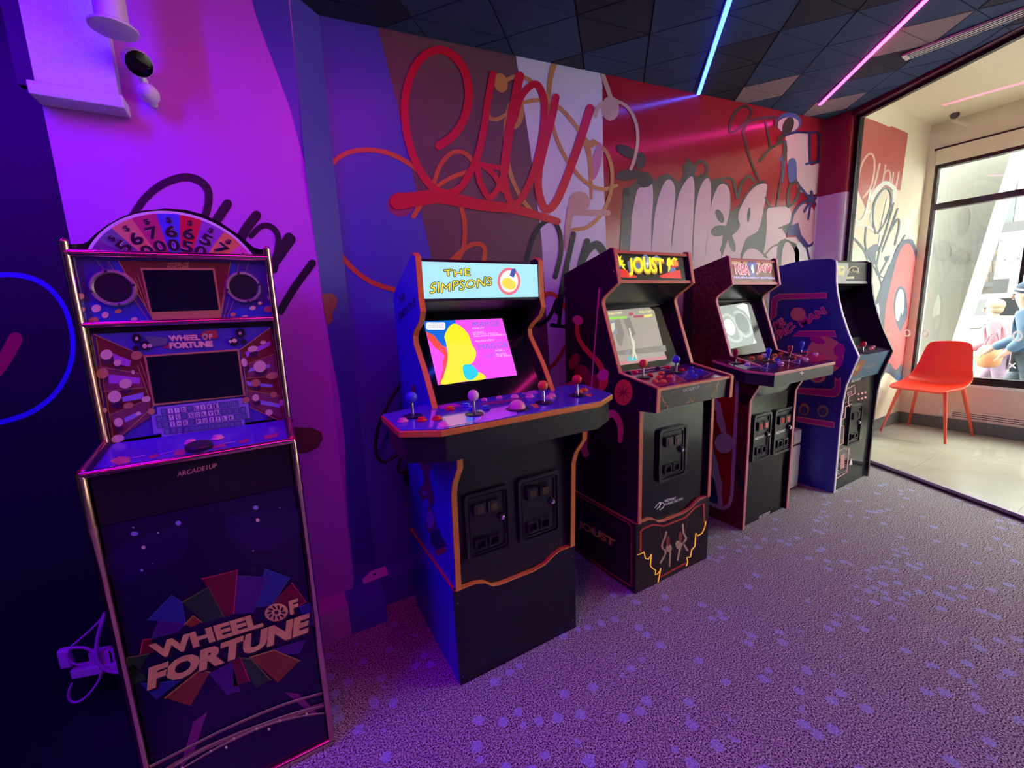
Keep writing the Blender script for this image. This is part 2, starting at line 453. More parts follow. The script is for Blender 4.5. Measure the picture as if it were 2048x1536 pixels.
# ---- glass partition
frame_dk = mat('dark_bronze_frame', (0.020,0.014,0.018), rough=0.35, metal=0.3)
purple_h = mat('maroon_header_paint', (0.12,0.02,0.05), rough=0.4)
alu = mat('brushed_track', (0.36,0.32,0.36), rough=0.4, metal=0.3)
part_glass = glass_mat('partition_glass', (0.97,0.99,0.98))
def gpt(t, off, z): p = G0+GD*t+GN*off; return Vector((p.x, p.y, z))
s_in = 1.0 if GN.x < 0 else -1.0                   # + towards the arcade side
def gslab(mb, t0, t1, o0, o1, z0, z1):
    return mb.prism([gpt(t0,o0*s_in,z0), gpt(t1,o0*s_in,z0), gpt(t1,o1*s_in,z0), gpt(t0,o1*s_in,z0)], (0,0,z1-z0))
mb = MB(); gslab(mb, 0.0, 5.3, -0.02, 0.065, 2.735, 2.99); wall_glass = struct('wall_glass', mb, purple_h)
t = MB(); gslab(t, 0.0, 5.3, -0.02, 0.014, 2.712, 2.735); ob('header_rail', t, frame_dk, wall_glass)
t = MB(); gslab(t, 0.0, 0.035, -0.02, 0.02, 0, 2.72); ob('frame_post', t, frame_dk, wall_glass)
t = MB(); gslab(t, 0.0, 5.3, -0.014, 0.030, -0.001, 0.012); ob('track_base', t, frame_dk, wall_glass)
t = MB(); gslab(t, 0.0, 5.3, -0.010, 0.022, 0.012, 0.032); ob('floor_track', t, alu, wall_glass)
t = MB(); gslab(t, 0.035, 2.6, -0.004, 0.004, 0.032, 2.712); ob('glass_pane', t, part_glass, wall_glass)
t = MB(); gslab(t, 2.605, 5.3, -0.004, 0.004, 0.032, 2.712); ob('glass_pane', t, part_glass, wall_glass)
PG = Plane(G0+GN*s_in*0.0055, GN)
def vinyl_mat(name, c):
    m = bpy.data.materials.new(name); m.use_nodes = True; nt = m.node_tree; nt.nodes.clear()
    o = nt.nodes.new('ShaderNodeOutputMaterial'); d = nt.nodes.new('ShaderNodeBsdfDiffuse'); t = nt.nodes.new('ShaderNodeBsdfTranslucent'); x = nt.nodes.new('ShaderNodeMixShader')
    d.inputs[0].default_value = tuple(c)+(1,); t.inputs[0].default_value = tuple(c)+(1,); x.inputs[0].default_value = 0.6
    nt.links.new(d.outputs[0], x.inputs[1]); nt.links.new(t.outputs[0], x.inputs[2]); nt.links.new(x.outputs[0], o.inputs[0]); return m
vinyl, vinyl2 = vinyl_mat('white_vinyl', (0.92,0.92,0.90)), vinyl_mat('frosted_vinyl', (0.80,0.60,0.55))
zg = IDN
def ring(cx, cy, r, w): return (w, [(cx+r*math.cos(2*math.pi*i/16), cy+r*math.sin(2*math.pi*i/16)) for i in range(17)])
for x, y, mm in ((1780,664,vinyl2),(1814,666,vinyl2),(1850,668,vinyl2),(1986,670,vinyl)):
    draw('vinyl_letter', wall_glass, mm, PG, zg, 0.0, [], [ring(x,y,6.0,2.6)])
draw('vinyl_letter', wall_glass, vinyl, PG, zg, 0.0, [[(2021,681),(2030,679),(2030,676),(2026,676)]], [ring(2035,672,8.6,4.2)])
draw('vinyl_letter', wall_glass, vinyl, PG, zg, 0.0, [], [(3.0,[(2019,727),(2031,736)]),(3.0,[(2030,727),(2019,735)])], ssm=0)

# ---- vestibule walls, ceiling and street window
cream = mat('cream_wall_paint', (0.85,0.77,0.59), rough=0.6, nscale=4, namt=0.03)
mb = MB(); mb.box(4.262,5.9,1.71,2.2,-0.05,3.0); wall_v = struct('wall_vestibule', mb, cream)
mb = MB(); mb.prism([(glass_x(-3.2)-0.0,-3.2,2.914),(5.9,-3.2,2.914),(5.9,1.75,2.914),(glass_x(1.75),1.75,2.914)], (0,0,0.08)); ceil_v = struct('ceiling_vestibule', mb, cream)
WT, WB = 2.535, 0.50                               # head and sill of the street window
mb = MB(); mb.box(WX,WX+0.18,-0.42,1.75,WT,3.0); wall_r = struct('wall_right', mb, cream)
t = MB(); t.box(WX,WX+0.18,-0.42,1.75,-0.05,0.455); ob('wall_apron', t, mat('peach_wall_paint', (0.80,0.62,0.50), rough=0.6), wall_r)
t = MB(); t.box(WX,WX+0.18,1.645,1.75,0.455,WT); ob('wall_pier', t, cream, wall_r)
t = MB(); t.box(WX,WX+0.18,-0.42,-0.32,0.455,WT); ob('wall_pier', t, cream, wall_r)
t = MB(); t.box(WX-0.012,WX+0.01,-0.42,1.66,2.672,2.688); ob('shadow_groove', t, mat('dark_groove', (0.03,0.02,0.015), rough=0.8), wall_r)
t = MB(); t.box(WX-0.02,WX+0.01,-0.42,1.64,2.54,2.672); ob('blind_box', t, cream, wall_r, bevel=0.003)
skirt = mat('grey_skirting', (0.13,0.135,0.125), rough=0.5)
mb = MB(); mb.box(4.262,WX,1.695,1.71,0,0.115); struct('baseboard_vestibule', mb, skirt)
mb = MB(); mb.box(WX-0.015,WX,-0.42,1.695,0,0.115); struct('baseboard_right', mb, skirt)
win_f = mat('dark_window_frame', (0.025,0.022,0.024), rough=0.3, metal=0.4)
mb = MB(); mb.box(WX+0.0,WX+0.07,1.622,1.645,0.50,2.57); mb.box(WX,WX+0.07,-0.32,1.622,WB-0.005,WB+0.035); mb.box(WX,WX+0.07,-0.32,1.622,2.51,WT+0.01)
window = struct('window_1', mb, win_f)
t = MB(); t.box(WX-0.005,WX+0.075,-0.32,1.622,2.128,2.182); ob('transom_bar', t, win_f, window)
wg = glass_mat('street_glass', (0.97,0.985,0.97))
for a, b in ((-0.32,1.622),):
    t = MB(); t.box(WX+0.03,WX+0.038,a,b,WB+0.035,2.128); ob('pane', t, wg, window)
    t = MB(); t.box(WX+0.03,WX+0.038,a,b,2.182,2.51); ob('pane', t, wg, window)
t = MB(); t.box(WX-0.03,WX+0.02,-0.32,1.645,0.445,0.468); ob('sill', t, mat('white_sill', (0.85,0.83,0.80), rough=0.4), window)
t = MB(); t.box(WX-0.012,WX+0.02,-0.32,1.645,0.468,0.515); ob('sill_rail', t, win_f, window)
# unseen glazed entrance added along the street wall to let in more daylight
mb = MB(); mb.box(WX,WX+0.07,-3.2,-0.42,2.86,2.95); mb.box(WX,WX+0.07,-3.2,-0.42,-0.004,0.03)
for yy in (-0.44,-1.80,-3.18): mb.box(WX,WX+0.07,yy-0.025,yy+0.025,0.03,2.86)
door = struct('added_entrance', mb, win_f)
for a, b in ((-1.775,-0.465),(-3.155,-1.825)):
    t = MB(); t.box(WX+0.03,WX+0.038,a,b,0.03,2.86); ob('pane', t, wg, door)
# ---- lamps in the ceiling: colour strips, some in view, some added out of view
def led(name, a, b, colr, power, label, zf, width=0.022, group='colour light strips in the ceiling'):
    a, b = Vector(a), Vector(b); d = (b-a).normalized(); n = Vector((-d.y, d.x))
    root = thing(name, (a.x, a.y, zf(a.x)), label, 'light strip', group)
    def slab(w, z0, z1):
        mb = MB()
        return mb.prism([(p.x, p.y, zf(p.x)+z0) for p in (a-n*w, b-n*w, b+n*w, a+n*w)], (0,0,z1-z0))
    ob('channel', slab(width*0.75, -0.0035, 0.004), mat('strip_channel', (0.05,0.05,0.07), rough=0.5), root)
    ob('diffuser', slab(width*0.45, -0.009, -0.003), glow('led_'+name+'_%d' % len(MATS), colr, power), root)
    return root
BLUE, PINK, VIOLET = (0.02,0.08,1.0), (1.0,0.02,0.35), (0.35,0.04,1.0)
led('led_strip', (2.560,1.915), (-0.25,-0.74), BLUE, LED_BLUE, 'blue light strip running diagonally across the ceiling to the red wall', ceil_z)
led('led_strip', (3.715,1.748), (1.30,-0.49), PINK, LED_PINK, 'pink light strip running diagonally across the ceiling towards the glass', ceil_z)
# added strips out of view that throw magenta and blue on the pillar
led('led_strip', (0.75,1.15), (-1.0,-0.60), (1.0,0.0,0.62), LED_ADDED_MAG, 'added unseen magenta light strip running over the near end of the room', ceil_z)
led('led_strip', (-0.50,1.35), (-2.3,-0.45), (0.10,0.0,1.0), LED_ADDED_BLUE, 'added unseen blue light strip over the dark recess', ceil_z)
# slot diffuser
va, vb = Vector((3.452,1.180)), Vector((3.520,0.62))
d = (vb-va).normalized(); n = Vector((-d.y,d.x))
vent = thing('slot_diffuser', (va.x,va.y,ceil_z(va.x)), 'white linear air slot set in the dark ceiling near the glass', 'air vent')
def vs_(w0, w1, z0, z1, a=va, b=vb):
    mb = MB(); return mb.prism([(p.x,p.y,ceil_z(p.x)+z0) for p in (a+n*w0, b+n*w0, b+n*w1, a+n*w1)], (0,0,z1-z0))
vw = mat('white_metal', (0.75,0.73,0.72), rough=0.4)
ob('backing', vs_(-0.045,0.045,-0.005,0.004), mat('vent_black', (0.004,0.004,0.005), rough=0.8), vent)
for w0, w1 in ((-0.050,-0.042),(-0.020,-0.010),(0.010,0.020),(0.042,0.050)):
    ob('blade', vs_(w0,w1,-0.014,-0.002), vw, vent)
ob('end_cap', vs_(-0.050,0.050,-0.0145,-0.002, va-d*0.012, va+d*0.01), vw, vent)
# ================================================================== arcade cabinets
black_p = mat('black_laminate', (0.010,0.010,0.012), rough=0.22, namt=0.1)
black_m = mat('black_moulded_plastic', (0.016,0.016,0.019), rough=0.33, namt=0.1)
chrome = mat('chrome', (0.85,0.85,0.88), rough=0.08, metal=1.0, namt=0)
steel = mat('joystick_steel', (0.7,0.7,0.74), rough=0.2, metal=1.0, namt=0)
screw_m = mat('screw_head', (0.25,0.24,0.26), rough=0.35, metal=0.8)
def paint(n, c, rough=0.35): return mat(n, c, rough=rough, namt=0.02)
OFF = 0.0009
def yz(poly, X0, X1):
    mb = MB(); return mb.prism([(X0, y, z) for y, z in poly], (X1-X0, 0, 0))
def ribbon(path, th):
    P = [Vector(p) for p in path]; n = len(P); o = []
    for i in range(n):
        d = (P[min(i+1,n-1)]-P[max(i-1,0)]).normalized()
        o.append(P[i]+Vector((d.y, -d.x))*th)
    return [tuple(p) for p in P]+[tuple(p) for p in o[::-1]]
def panel(name, parent, a, b, X0, X1, m, th=0.008):  # flat board between two (depth, height) points
    a, b = Vector(a), Vector(b); d = (b-a).normalized(); nn = Vector((d.y, -d.x))
    if nn.x > 0: nn = -nn                          # nn points to the front
    poly = [a, b, b-nn*th, a-nn*th]
    o = ob(name, yz([tuple(p) for p in poly], X0, X1), m, parent)
    return o, Plane((X0, a.x, a.y), (0, nn.x, nn.y))
def body(root, prof, X0, X1, t, side_m, trim_m, path):
    for xa, xb in ((X0, X0+t), (X1-t, X1)):
        ob('side_panel', yz(prof, xa, xb), side_m, root)
        ob('inner_liner', yz(prof, (xb if xa == X0 else xa-0.0012), (xb+0.0012 if xa == X0 else xa)), mat('black_liner', (0.008,0.007,0.009), rough=0.35), root)
        for pth in path:
            ob('edge_trim', yz(ribbon(pth, 0.005), xa-0.0008, xb+0.0008), trim_m, root, smooth=40)
    ob('back_panel', yz([(prof[0][0]-0.02,0.02),(prof[0][0]-0.002,0.02),(prof[0][0]-0.002,prof[1][1]-0.03),(prof[0][0]-0.02,prof[1][1]-0.03)], X0+t, X1-t), black_p, root)
def loop_ring(mb, outer, inner, y0, y1):           # rounded frame standing proud of a vertical front (front at y1 < y0)
    n = len(outer); v = []
    for y, L in ((y0,outer),(y1,outer),(y1,inner),(y0,inner)): v += [(p[0], y, p[1]) for p in L]
    f = []
    for k in range(3):
        for i in range(n):
            j = (i+1) % n; f.append((k*n+i, k*n+j, (k+1)*n+j, (k+1)*n+i))
    return mb.add(v, f)
def coin_door(root, cx, cz, w, h, y, insert_m, lock=True):
    x0, x1, z0, z1 = cx-w/2, cx+w/2, cz-h/2, cz+h/2
    mb = MB(); mb.prism([(p[0], y-0.004, p[1]) for p in rrect(x0,x1,z0,z1,w*0.10)], (0,0.006,0))
    d = ob('coin_door', mb, black_m, root)
    mb = MB(); loop_ring(mb, rrect(x0,x1,z0,z1,w*0.10), rrect(x0+w*.07,x1-w*.07,z0+w*.07,z1-w*.07,w*0.07), y-0.003, y-0.016)
    loop_ring(mb, rrect(x0+w*.10,x1-w*.10,z0+w*.10,z1-w*.10,w*0.06), rrect(x0+w*.13,x1-w*.13,z0+w*.13,z1-w*.13,w*0.05), y-0.003, y-0.011)
    ob('door_frame', mb, black_m, d, smooth=30)
    for k in (0, 1):
        bx = x0+w*(0.18+0.30*k); bw = w*0.25; bz0, bz1 = z0+h*0.66, z0+h*0.84
        mb = MB(); mb.prism([(p[0], y-0.004, p[1]) for p in rrect(bx,bx+bw,bz0,bz1,bw*0.12)], (0,-0.020,0))
        s = ob('coin_slot', mb, black_m, d, bevel=0.002)
        mb = MB(); mb.box(bx+bw*.22,bx+bw*.78,y-0.0262,y-0.022,bz0+(bz1-bz0)*.2,bz0+(bz1-bz0)*.8)
        ob('coin_insert', mb, insert_m, d, bevel=0.001)
        rz0, rz1 = z0+h*0.14, z0+h*0.31
        mb = MB(); loop_ring(mb, rrect(bx,bx+bw,rz0,rz1,bw*0.1), rrect(bx+bw*.17,bx+bw*.83,rz0+bw*.17,rz1-bw*.17,bw*0.05), y-0.003, y-0.020)
        ob('coin_return', mb, black_m, d)
    if lock:
        mb = MB(); mb.lathe([(w*0.075,0),(w*0.075,0.010),(w*0.05,0.014)], (x0+w*0.80, y-0.003, z0+h*0.53), (0,-1,0), 18)
        ob('lock', mb, black_m, d)
        mb = MB(); mb.lathe([(w*0.046,0),(w*0.046,0.006),(w*0.03,0.009)], (x0+w*0.80, y-0.016, z0+h*0.53), (0,-1,0), 14)
        ob('lock_cylinder', mb, chrome, d, smooth=40)
    return d
def door_px(root, pl, z, tl, tr, br, bl, y, insert_m):
    P = [pl.pt(*z(p)) for p in (tl,tr,br,bl)]
    cx = sum(p.x for p in P)/4; cz_ = sum(p.z for p in P)/4
    w = ((P[1]-P[0]).x+(P[2]-P[3]).x)/2; h = ((P[0]-P[3]).z+(P[1]-P[2]).z)/2
    return coin_door(root, cx, cz_, w, h, y, insert_m)
_b = MB(); _b.lathe([(0.0165,0),(0.0165,0.003),(0.0140,0.005),(0.0125,0.005),(0.0120,0.010),(0.0085,0.0115)], (0,0,0), n=16)
BTN = _b.mesh('button', 45); BTN.materials.append(black_m)
_b = MB(); _b.lathe([(0.031,0),(0.031,0.0015),(0.026,0.003)], (0,0,0), n=22)
WASH = _b.mesh('dust_washer', 45); WASH.materials.append(black_m)
def button(root, p, m, s=1.0):
    o = inst('button', BTN, root, p, None, m); o.scale = (s,s,s); return o
def joystick(root, p, m, ball_h=0.052, bat=False):
    p = Vector(p)
    mb = MB(); mb.tube([p, p+Vector((0,0,ball_h))], 0.0052, 10)
    j = ob('joystick', mb, steel, root, smooth=40)
    inst('dust_washer', WASH, j, p+Vector((0,0,0.001)))
    mb = MB()
    if bat: mb.lathe([(0.006,0),(0.008,0.012),(0.0135,0.034),(0.0145,0.044),(0.011,0.053),(0.004,0.057)], p+Vector((0,0,ball_h-0.030)), n=16)
    else: mb.ball(p+Vector((0,0,ball_h+0.010)), 0.0185, 10)
    ob('joystick_knob', mb, m, j, smooth=60)
    return j
def screws(root, pl, z, pts, r=2.2):
    for p in pts: draw('screw', root, screw_m, pl, z, 0.0012, [oval(p[0],p[1],r,r,n=10)])
c_red, c_blue, c_white = mat('red_plastic', (0.75,0.02,0.03), 0.25), mat('blue_plastic', (0.05,0.10,0.62), 0.25), mat('ivory_plastic', (0.80,0.72,0.62), 0.25)
c_or, c_yel, c_mar = mat('orange_plastic', (0.85,0.23,0.04), 0.25), mat('amber_plastic', (0.85,0.42,0.04), 0.25), mat('maroon_plastic', (0.34,0.02,0.035), 0.25)
c_pink = mat('pale_pink_plastic', (0.85,0.35,0.45), 0.25)

# ------------------------------------------------------------------ 1: blue cabinet with the wide four-player deck
root = thing('arcade_cabinet', (0.713,1.48,0), 'blue-sided arcade cabinet with pink lit screen, pale blue marquee and wide four-joystick deck', 'arcade cabinet', 'arcade cabinets along the wall')
cab1 = root
A0, A1, T = 0.458, 0.968, 0.018
blue_side = mat('cobalt_side_vinyl', (0.03,0.05,0.62), rough=0.3, namt=0.03)
or_trim = mat('orange_edge_trim', (0.80,0.30,0.045), rough=0.35, namt=0.02)
prof = [(1.72,0.0),(1.72,1.385),(1.672,1.416),(1.455,1.506),(1.428,1.510),(1.405,1.498),(1.404,1.36),(1.393,1.32),(1.415,1.288),(1.477,1.255),(1.500,1.235),(1.498,1.205),(1.408,1.095),(1.340,0.985),(1.153,0.965),(1.153,0.839),(1.203,0.774),(1.220,0.728),(1.234,0.373),(1.256,0.370),(1.256,0.0)]
body(root, prof, A0, A1, T, blue_side, or_trim, [prof[3:14], prof[14:19]])
xi0, xi1 = A0+T, A1-T
ob('top_board', yz([(1.43,1.485),(1.455,1.500),(1.665,1.410),(1.66,1.400)], xi0, xi1), black_p, root)
mq, PM = panel('marquee', root, (1.412,1.485), (1.410,1.360), xi0, xi1, glow('pale_blue_lit_marquee', (0.42,0.86,0.93), 0.95))
ob('marquee_rail', yz([(1.408,1.352),(1.408,1.361),(1.425,1.361),(1.425,1.352)], xi0, xi1), black_m, root)
z5 = zm(700,480,0.27344)
lemon = glow('lemon_lettering', (0.95,0.83,0.05), 0.9); ink = mat('ink_black', (0.012,0.012,0.014), rough=0.4, namt=0)
def wob(a, b):
    def w(u, v): return (u, v*(1+0.12*math.sin(u*b))+0.07*math.sin(u*b*1.3))
    return w
outlined('marquee_lettering', mq, ink, 'THE', PM, z5, (689,266), (879,258), (685,218), 0.0006, 5, 0.015, wob(1,9), 1.12)
lettering('marquee_lettering', mq, lemon, 'THE', PM, z5, (689,266), (879,258), (685,218), 0.0014, 0.015, wob(1,9), 1.12)
outlined('marquee_lettering', mq, ink, 'SIMPSONS', PM, z5, (585,394), (1034,334), (589,324), 0.0006, 5, 0.0, wob(1,17), 1.05)
lettering('marquee_lettering', mq, lemon, 'SIMPSONS', PM, z5, (585,394), (1034,334), (589,324), 0.0014, 0.0, wob(1,17), 1.05)
draw('emblem_ring', mq, mat('emblem_red', (0.65,0.10,0.13), rough=0.4, emit=0.35, ecol=(0.75,0.2,0.22)), PM, z5, 0.0006, [oval(1162,302,84,100)])
draw('emblem_disc', mq, glow('emblem_cream', (1.0,0.97,0.80), 1.0), PM, z5, 0.0012, [oval(1162,302,66,80)])
draw('emblem_patch', mq, glow('emblem_yellow', (0.95,0.80,0.10), 0.9), PM, z5, 0.0018, [oval(1150,315,42,40),oval(1175,330,36,34)])
draw('emblem_patch', mq, glow('emblem_blue', (0.08,0.12,0.55), 0.7), PM, z5, 0.0024, [[(1165,262),(1180,215),(1205,208),(1212,225),(1196,275)]])
# speaker board, bezel and screen
sp, PS = panel('speaker_board', root, (1.415,1.352), (1.580,1.315), xi0, xi1, mat('matt_black_board', (0.006,0.006,0.007), rough=0.6))
bz, PB = panel('screen_bezel', root, (1.580,1.3206), (1.372,0.990), xi0, xi1, mat('gloss_black_bezel', (0.006,0.006,0.008), rough=0.08, namt=0))
lettering('maker_mark', sp, mat('dim_grey_print', (0.06,0.06,0.07), 0.4), 'ARCADE1UP', PS, z5, (738,548), (920,538), (736,522), 0.0006)
zs = zm(820,580,0.14325)
scr = draw('screen', root, glow('screen_pink', (0.95,0.10,0.96), 0.95), PB, zs, 0.0010, [[(190,440),(1285,397),(1495,1190),(390,1330)]])
def on_scr(name, m, polys, off, sm=0): return draw(name, scr, m, PB, zs, 0.001+off*OFF, polys, smooth=sm)
on_scr('screen_patch', glow('screen_blue', (0.01,0.16,0.80), 0.9), [[(190,440),(625,424),(650,500),(560,620),(505,805),(440,770),(330,640),(215,580)]], 1)
on_scr('screen_patch', glow('screen_red', (0.95,0.09,0.06), 0.9), [[(222,580),(350,650),(400,720),(500,820),(530,900),(520,1010),(435,1318),(400,1325),(460,1100),(455,990),(480,920),(430,870),(340,800),(260,690)]], 1)
yel = glow('screen_yellow', (0.98,0.92,0.03), 0.95)
on_scr('screen_patch', yel, [[(480,640),(560,500),(650,480),(760,560),(820,640),(860,760),(920,880),(880,1010),(800,1060),(900,1130),(1020,1180),(1035,1248),(735,1285),(440,1322),(470,1200),(520,1010),(520,860),(500,740)]], 2, 5)
on_scr('screen_patch', glow('screen_cyan', (0.03,0.72,0.85), 0.9), [[(740,1060),(860,1055),(945,1150),(935,1200),(860,1260),(790,1250),(745,1180)]], 3, 5)
on_scr('screen_caption', glow('screen_white', (0.97,0.97,1.0), 0.95), [rrect(222,490,455,560,26)], 2)
tb = glow('screen_text_blue', (0.22,0.22,0.80), 0.8); tw = glow('screen_text_white', (1.0,0.80,1.0), 0.9); tg = glow('screen_text_grey', (0.45,0.45,0.5), 0.8)
for s, bl, br, tl, m, bo in (('MARGE',(875,522),(1250,505),(862,455),tb,0.0),('MAGGIE',(960,842),(1375,805),(942,764),tb,0.0),('AGE:34',(862,556),(1028,548),(858,533),tw,0),('HOBBY:',(872,612),(1040,604),(866,592),tw,0),('BAKING, PASTA',(880,640),(1225,620),(876,618),tw,0),('GELATIN DESSERTS',(888,666),(1340,640),(882,645),tw,0),('ALIAS:MOM',(902,735),(1165,718),(898,708),tw,0),('AGE:1',(1180,866),(1310,856),(1176,842),tw,0),('ALIAS:',(1190,918),(1345,905),(1186,893),tw,0),('THE BABY',(1200,944),(1415,930),(1196,922),tw,0),('SUCK',(1062,970),(1262,882),(1052,922),tb,0),('PLAY',(290,484),(415,478),(288,462),tg,0),('FRIENDLIE',(255,514),(465,506),(252,492),tg,0),('CHECKERS',(245,545),(470,536),(242,522),tg,0)):
    lettering('screen_text', scr, m, s, PB, zs, bl, br, tl, 0.001+4*OFF, bo)
# control deck: chamfered board with orange rim and black skirt
deck_m = mat('violet_blue_deck_print', (0.10,0.09,0.52), rough=0.10, namt=0.10, nscale=14, coat=0.6)
def deck_z(y): return 0.977+(y-1.128)*0.075
dk = [(0.296,1.362),(0.302,1.184),(0.411,1.128),(1.015,1.128),(1.124,1.184),(1.130,1.362),(0.968,1.398),(0.458,1.398)]
mb = MB(); mb.prism([(x,y,deck_z(y)-0.003) for x,y in dk], (0,0,0.003)); deck = ob('control_deck', mb, deck_m, root)
cxm, cym = 0.713, 1.27
def grow(k, dz0, dz1, pts): 
    mb = MB(); q = [(cxm+(x-cxm)*k, cym+(y-cym)*k) for x,y in pts]
    return mb.prism([(x,y,deck_z(y)+dz0) for x,y in q], (0,0,dz1-dz0))
ob('deck_rim', grow(1.012, -0.024, -0.003, dk), or_trim, deck, bevel=0.004)
ob('deck_skirt', grow(0.97, -0.105, -0.024, dk), black_m, deck)
PD = Plane((0.7,1.128,deck_z(1.128)), (0,-0.075,1)); zd = zm(760,740,0.23438)
draw('deck_print', deck, paint('deck_lilac', (0.50,0.22,0.80), 0.12), PD, zd, 0.0008, [[(905,395),(1165,325),(1170,385),(885,445)],[(440,345),(475,345),(450,490),(420,490)]])
draw('deck_print', deck, paint('deck_cream', (0.80,0.72,0.66), 0.12), PD, zd, 0.0008, [[(550,405),(790,360),(880,350),(895,380),(840,440),(585,485)]])
draw('deck_print', deck, paint('deck_sky', (0.16,0.40,0.80), 0.12), PD, zd, 0.0012, [[(735,400),(800,390),(860,385),(835,438),(740,450)]])
draw('deck_print', deck, paint('deck_magenta', (0.65,0.06,0.50), 0.12), PD, zd, 0.0008, [[(490,305),(640,285),(700,310),(520,335)],[(1200,205),(1320,165),(1360,200),(1250,215)],[(490,460),(560,440),(600,480),(520,495)]])
draw('deck_print', deck, paint('deck_plum', (0.30,0.05,0.22), 0.12), PD, zd, 0.0008, [[(850,290),(1000,262),(1230,235),(1200,262),(1010,290),(870,305)]])
draw('deck_print', deck, paint('deck_rust', (0.70,0.25,0.10), 0.12), PD, zd, 0.0008, [[(1275,295),(1340,290),(1360,320),(1320,325)],[(1740,210),(1800,205),(1800,232),(1770,225)]])
for p, m in (((280,395),c_blue),((805,378),c_white),((1395,280),c_or),((1682,218),c_red)): joystick(deck, PD.pt(*zd(p)), m)
for pts, m in ((((358,432),(487,422),(598,337)),c_red),(((735,308),(785,335),(905,328)),c_blue),(((1150,234),(1278,232)),c_pink),(((1465,225),(1440,244)),c_pink),(((1740,178),(1695,190)),c_or),(((195,440),),c_pink)):
    for p in pts: button(deck, PD.pt(*zd(p)), m)
for p in ((888,258),(1018,240)): button(deck, PD.pt(*zd(p)), c_pink, 0.75)
tbp = PD.pt(*zd((1172,330)))
mb = MB(); mb.lathe([(0.040,0),(0.040,0.002),(0.033,0.003)], tbp); tr = ob('trackball_ring', mb, black_m, deck, smooth=40)
mb = MB(); mb.ball(tbp+Vector((0,0,0.002)), 0.029, 10); ob('trackball', mb, c_pink, tr, smooth=60)
mb = MB(); mb.box(0.56,0.84,1.380,1.386,deck_z(1.38),deck_z(1.38)+0.004); ob('deck_rear_strip', mb, c_pink, deck)
# lower front with two coin doors, riser
fp, PF = panel('front_panel', root, (1.250,0.93), (1.250,0.335), xi0, xi1, black_m)
zb = zm(640,820,0.36456)
gold = mat('bronze_insert', (0.10,0.075,0.03), rough=0.4, metal=0.4)
door_px(root, PF, zb, (780,470), (1035,392), (1035,745), (800,835), 1.250, gold)
door_px(root, PF, zb, (1068,388), (1308,312), (1302,662), (1092,728), 1.250, gold)
ris = mat('cobalt_riser_side', (0.03,0.05,0.60), rough=0.35, namt=0.03)
RZ = 0.376
def riser_front(x0, x1, z, dip):
    w = x1-x0; P = [(0,0),(0.15,0),(0.22,-0.25),(0.28,-0.85),(0.34,-1),(0.62,-1),(0.72,-0.8),(0.80,-0.25),(0.86,0),(1,0)]
    return [(x0+w*u, z+dip*v) for u, v in P]
def riser(root, x0, x1, y0, y1, z, dip, side_m, front_m, trim_m):
    ob('riser_side', yz([(y0,0),(y1,0),(y1,z),(y0,z)], x0, x0+0.014), side_m, root)
    ob('riser_side', yz([(y0,0),(y1,0),(y1,z),(y0,z)], x1-0.014, x1), side_m, root)
    top = riser_front(x0+0.0005, x1-0.0005, z, dip)
    mb = MB(); mb.prism([(x0+0.0005,y0,0.001),(x1-0.0005,y0,0.001)]+[(x,y0,zz) for x,zz in top[::-1]], (0,-0.014,0)); fr = ob('riser_front', mb, front_m, root)
    for xx in (x0, x1-0.014):
        mb = MB(); mb.box(xx-0.001,xx+0.015,y0-0.014,y1,z,z+0.005); ob('riser_trim', mb, trim_m, root)
    mb = MB(); n = len(top)
    v = [(x,y0-0.0155,zz) for x,zz in top]+[(x,y0+0.001,zz) for x,zz in top]+[(x,y0-0.0155,zz+0.005) for x,zz in top]+[(x,y0+0.001,zz+0.005) for x,zz in top]
    f = []
    for i in range(n-1):
        f += [(i,i+1,2*n+i+1,2*n+i),(2*n+i,2*n+i+1,3*n+i+1,3*n+i),(n+i+1,n+i,3*n+i,3*n+i+1)]
    mb.add(v, f); ob('riser_trim', mb, trim_m, root)
    return fr
riser(root, 0.452, 0.974, 1.249, 1.742, 0.371, 0.042, ris, black_p, or_trim)
PSD = Plane((A0,0,0), (-1,0,0)); PRS = Plane((0.452,0,0), (-1,0,0))
dkblue = paint('side_print_dark', (0.012,0.012,0.10)); brownp = paint('side_print_brown', (0.16,0.05,0.07)); mauve = paint('side_print_mauve', (0.25,0.10,0.45))
sp_ = [o for o in root.children if o.name.startswith('side_panel')][0]
lettering('side_lettering', sp_, dkblue, 'THE', PSD, z5, (362,478), (408,440), (352,420), OFF, 0.03)
lettering('side_lettering', sp_, dkblue, 'SIMPSONS', PSD, z5, (358,600), (486,480), (352,540), OFF, 0.02)
draw('side_print', sp_, brownp, PSD, z5, OFF, [[(455,1060),(475,1055),(485,1120),(480,1185),(452,1190),(446,1120)],[(410,1235),(420,1225),(425,1260),(412,1262)]])
draw('side_print', sp_, mauve, PSD, z5, 2*OFF, [oval(462,1140,12,22)])
draw('side_print', sp_, brownp, PSD, zb, OFF, [[(555,235),(600,228),(618,310),(598,345),(610,400),(630,500),(612,540),(585,480),(560,500),(540,450),(575,390),(560,330),(530,270)],[(595,520),(625,560),(640,640),(605,680),(582,640)]])
draw('side_print', sp_, mauve, PSD, zb, 2*OFF, [oval(608,600,20,50),oval(588,262,12,18),oval(574,455,10,14)])
draw('side_print', sp_, dkblue, PSD, zb, OFF, [[(605,680),(650,640),(665,690),(700,745),(640,765),(610,740)]])
draw('side_print', sp_, paint('side_print_wine', (0.32,0.02,0.08)), PSD, zb, 2*OFF, [[(625,770),(690,750),(700,775),(640,800)]])
screws(sp_, PSD, z5, [(465,300),(345,1000)], 5); 
rf = [o for o in root.children if o.name.startswith('riser_front')][0]
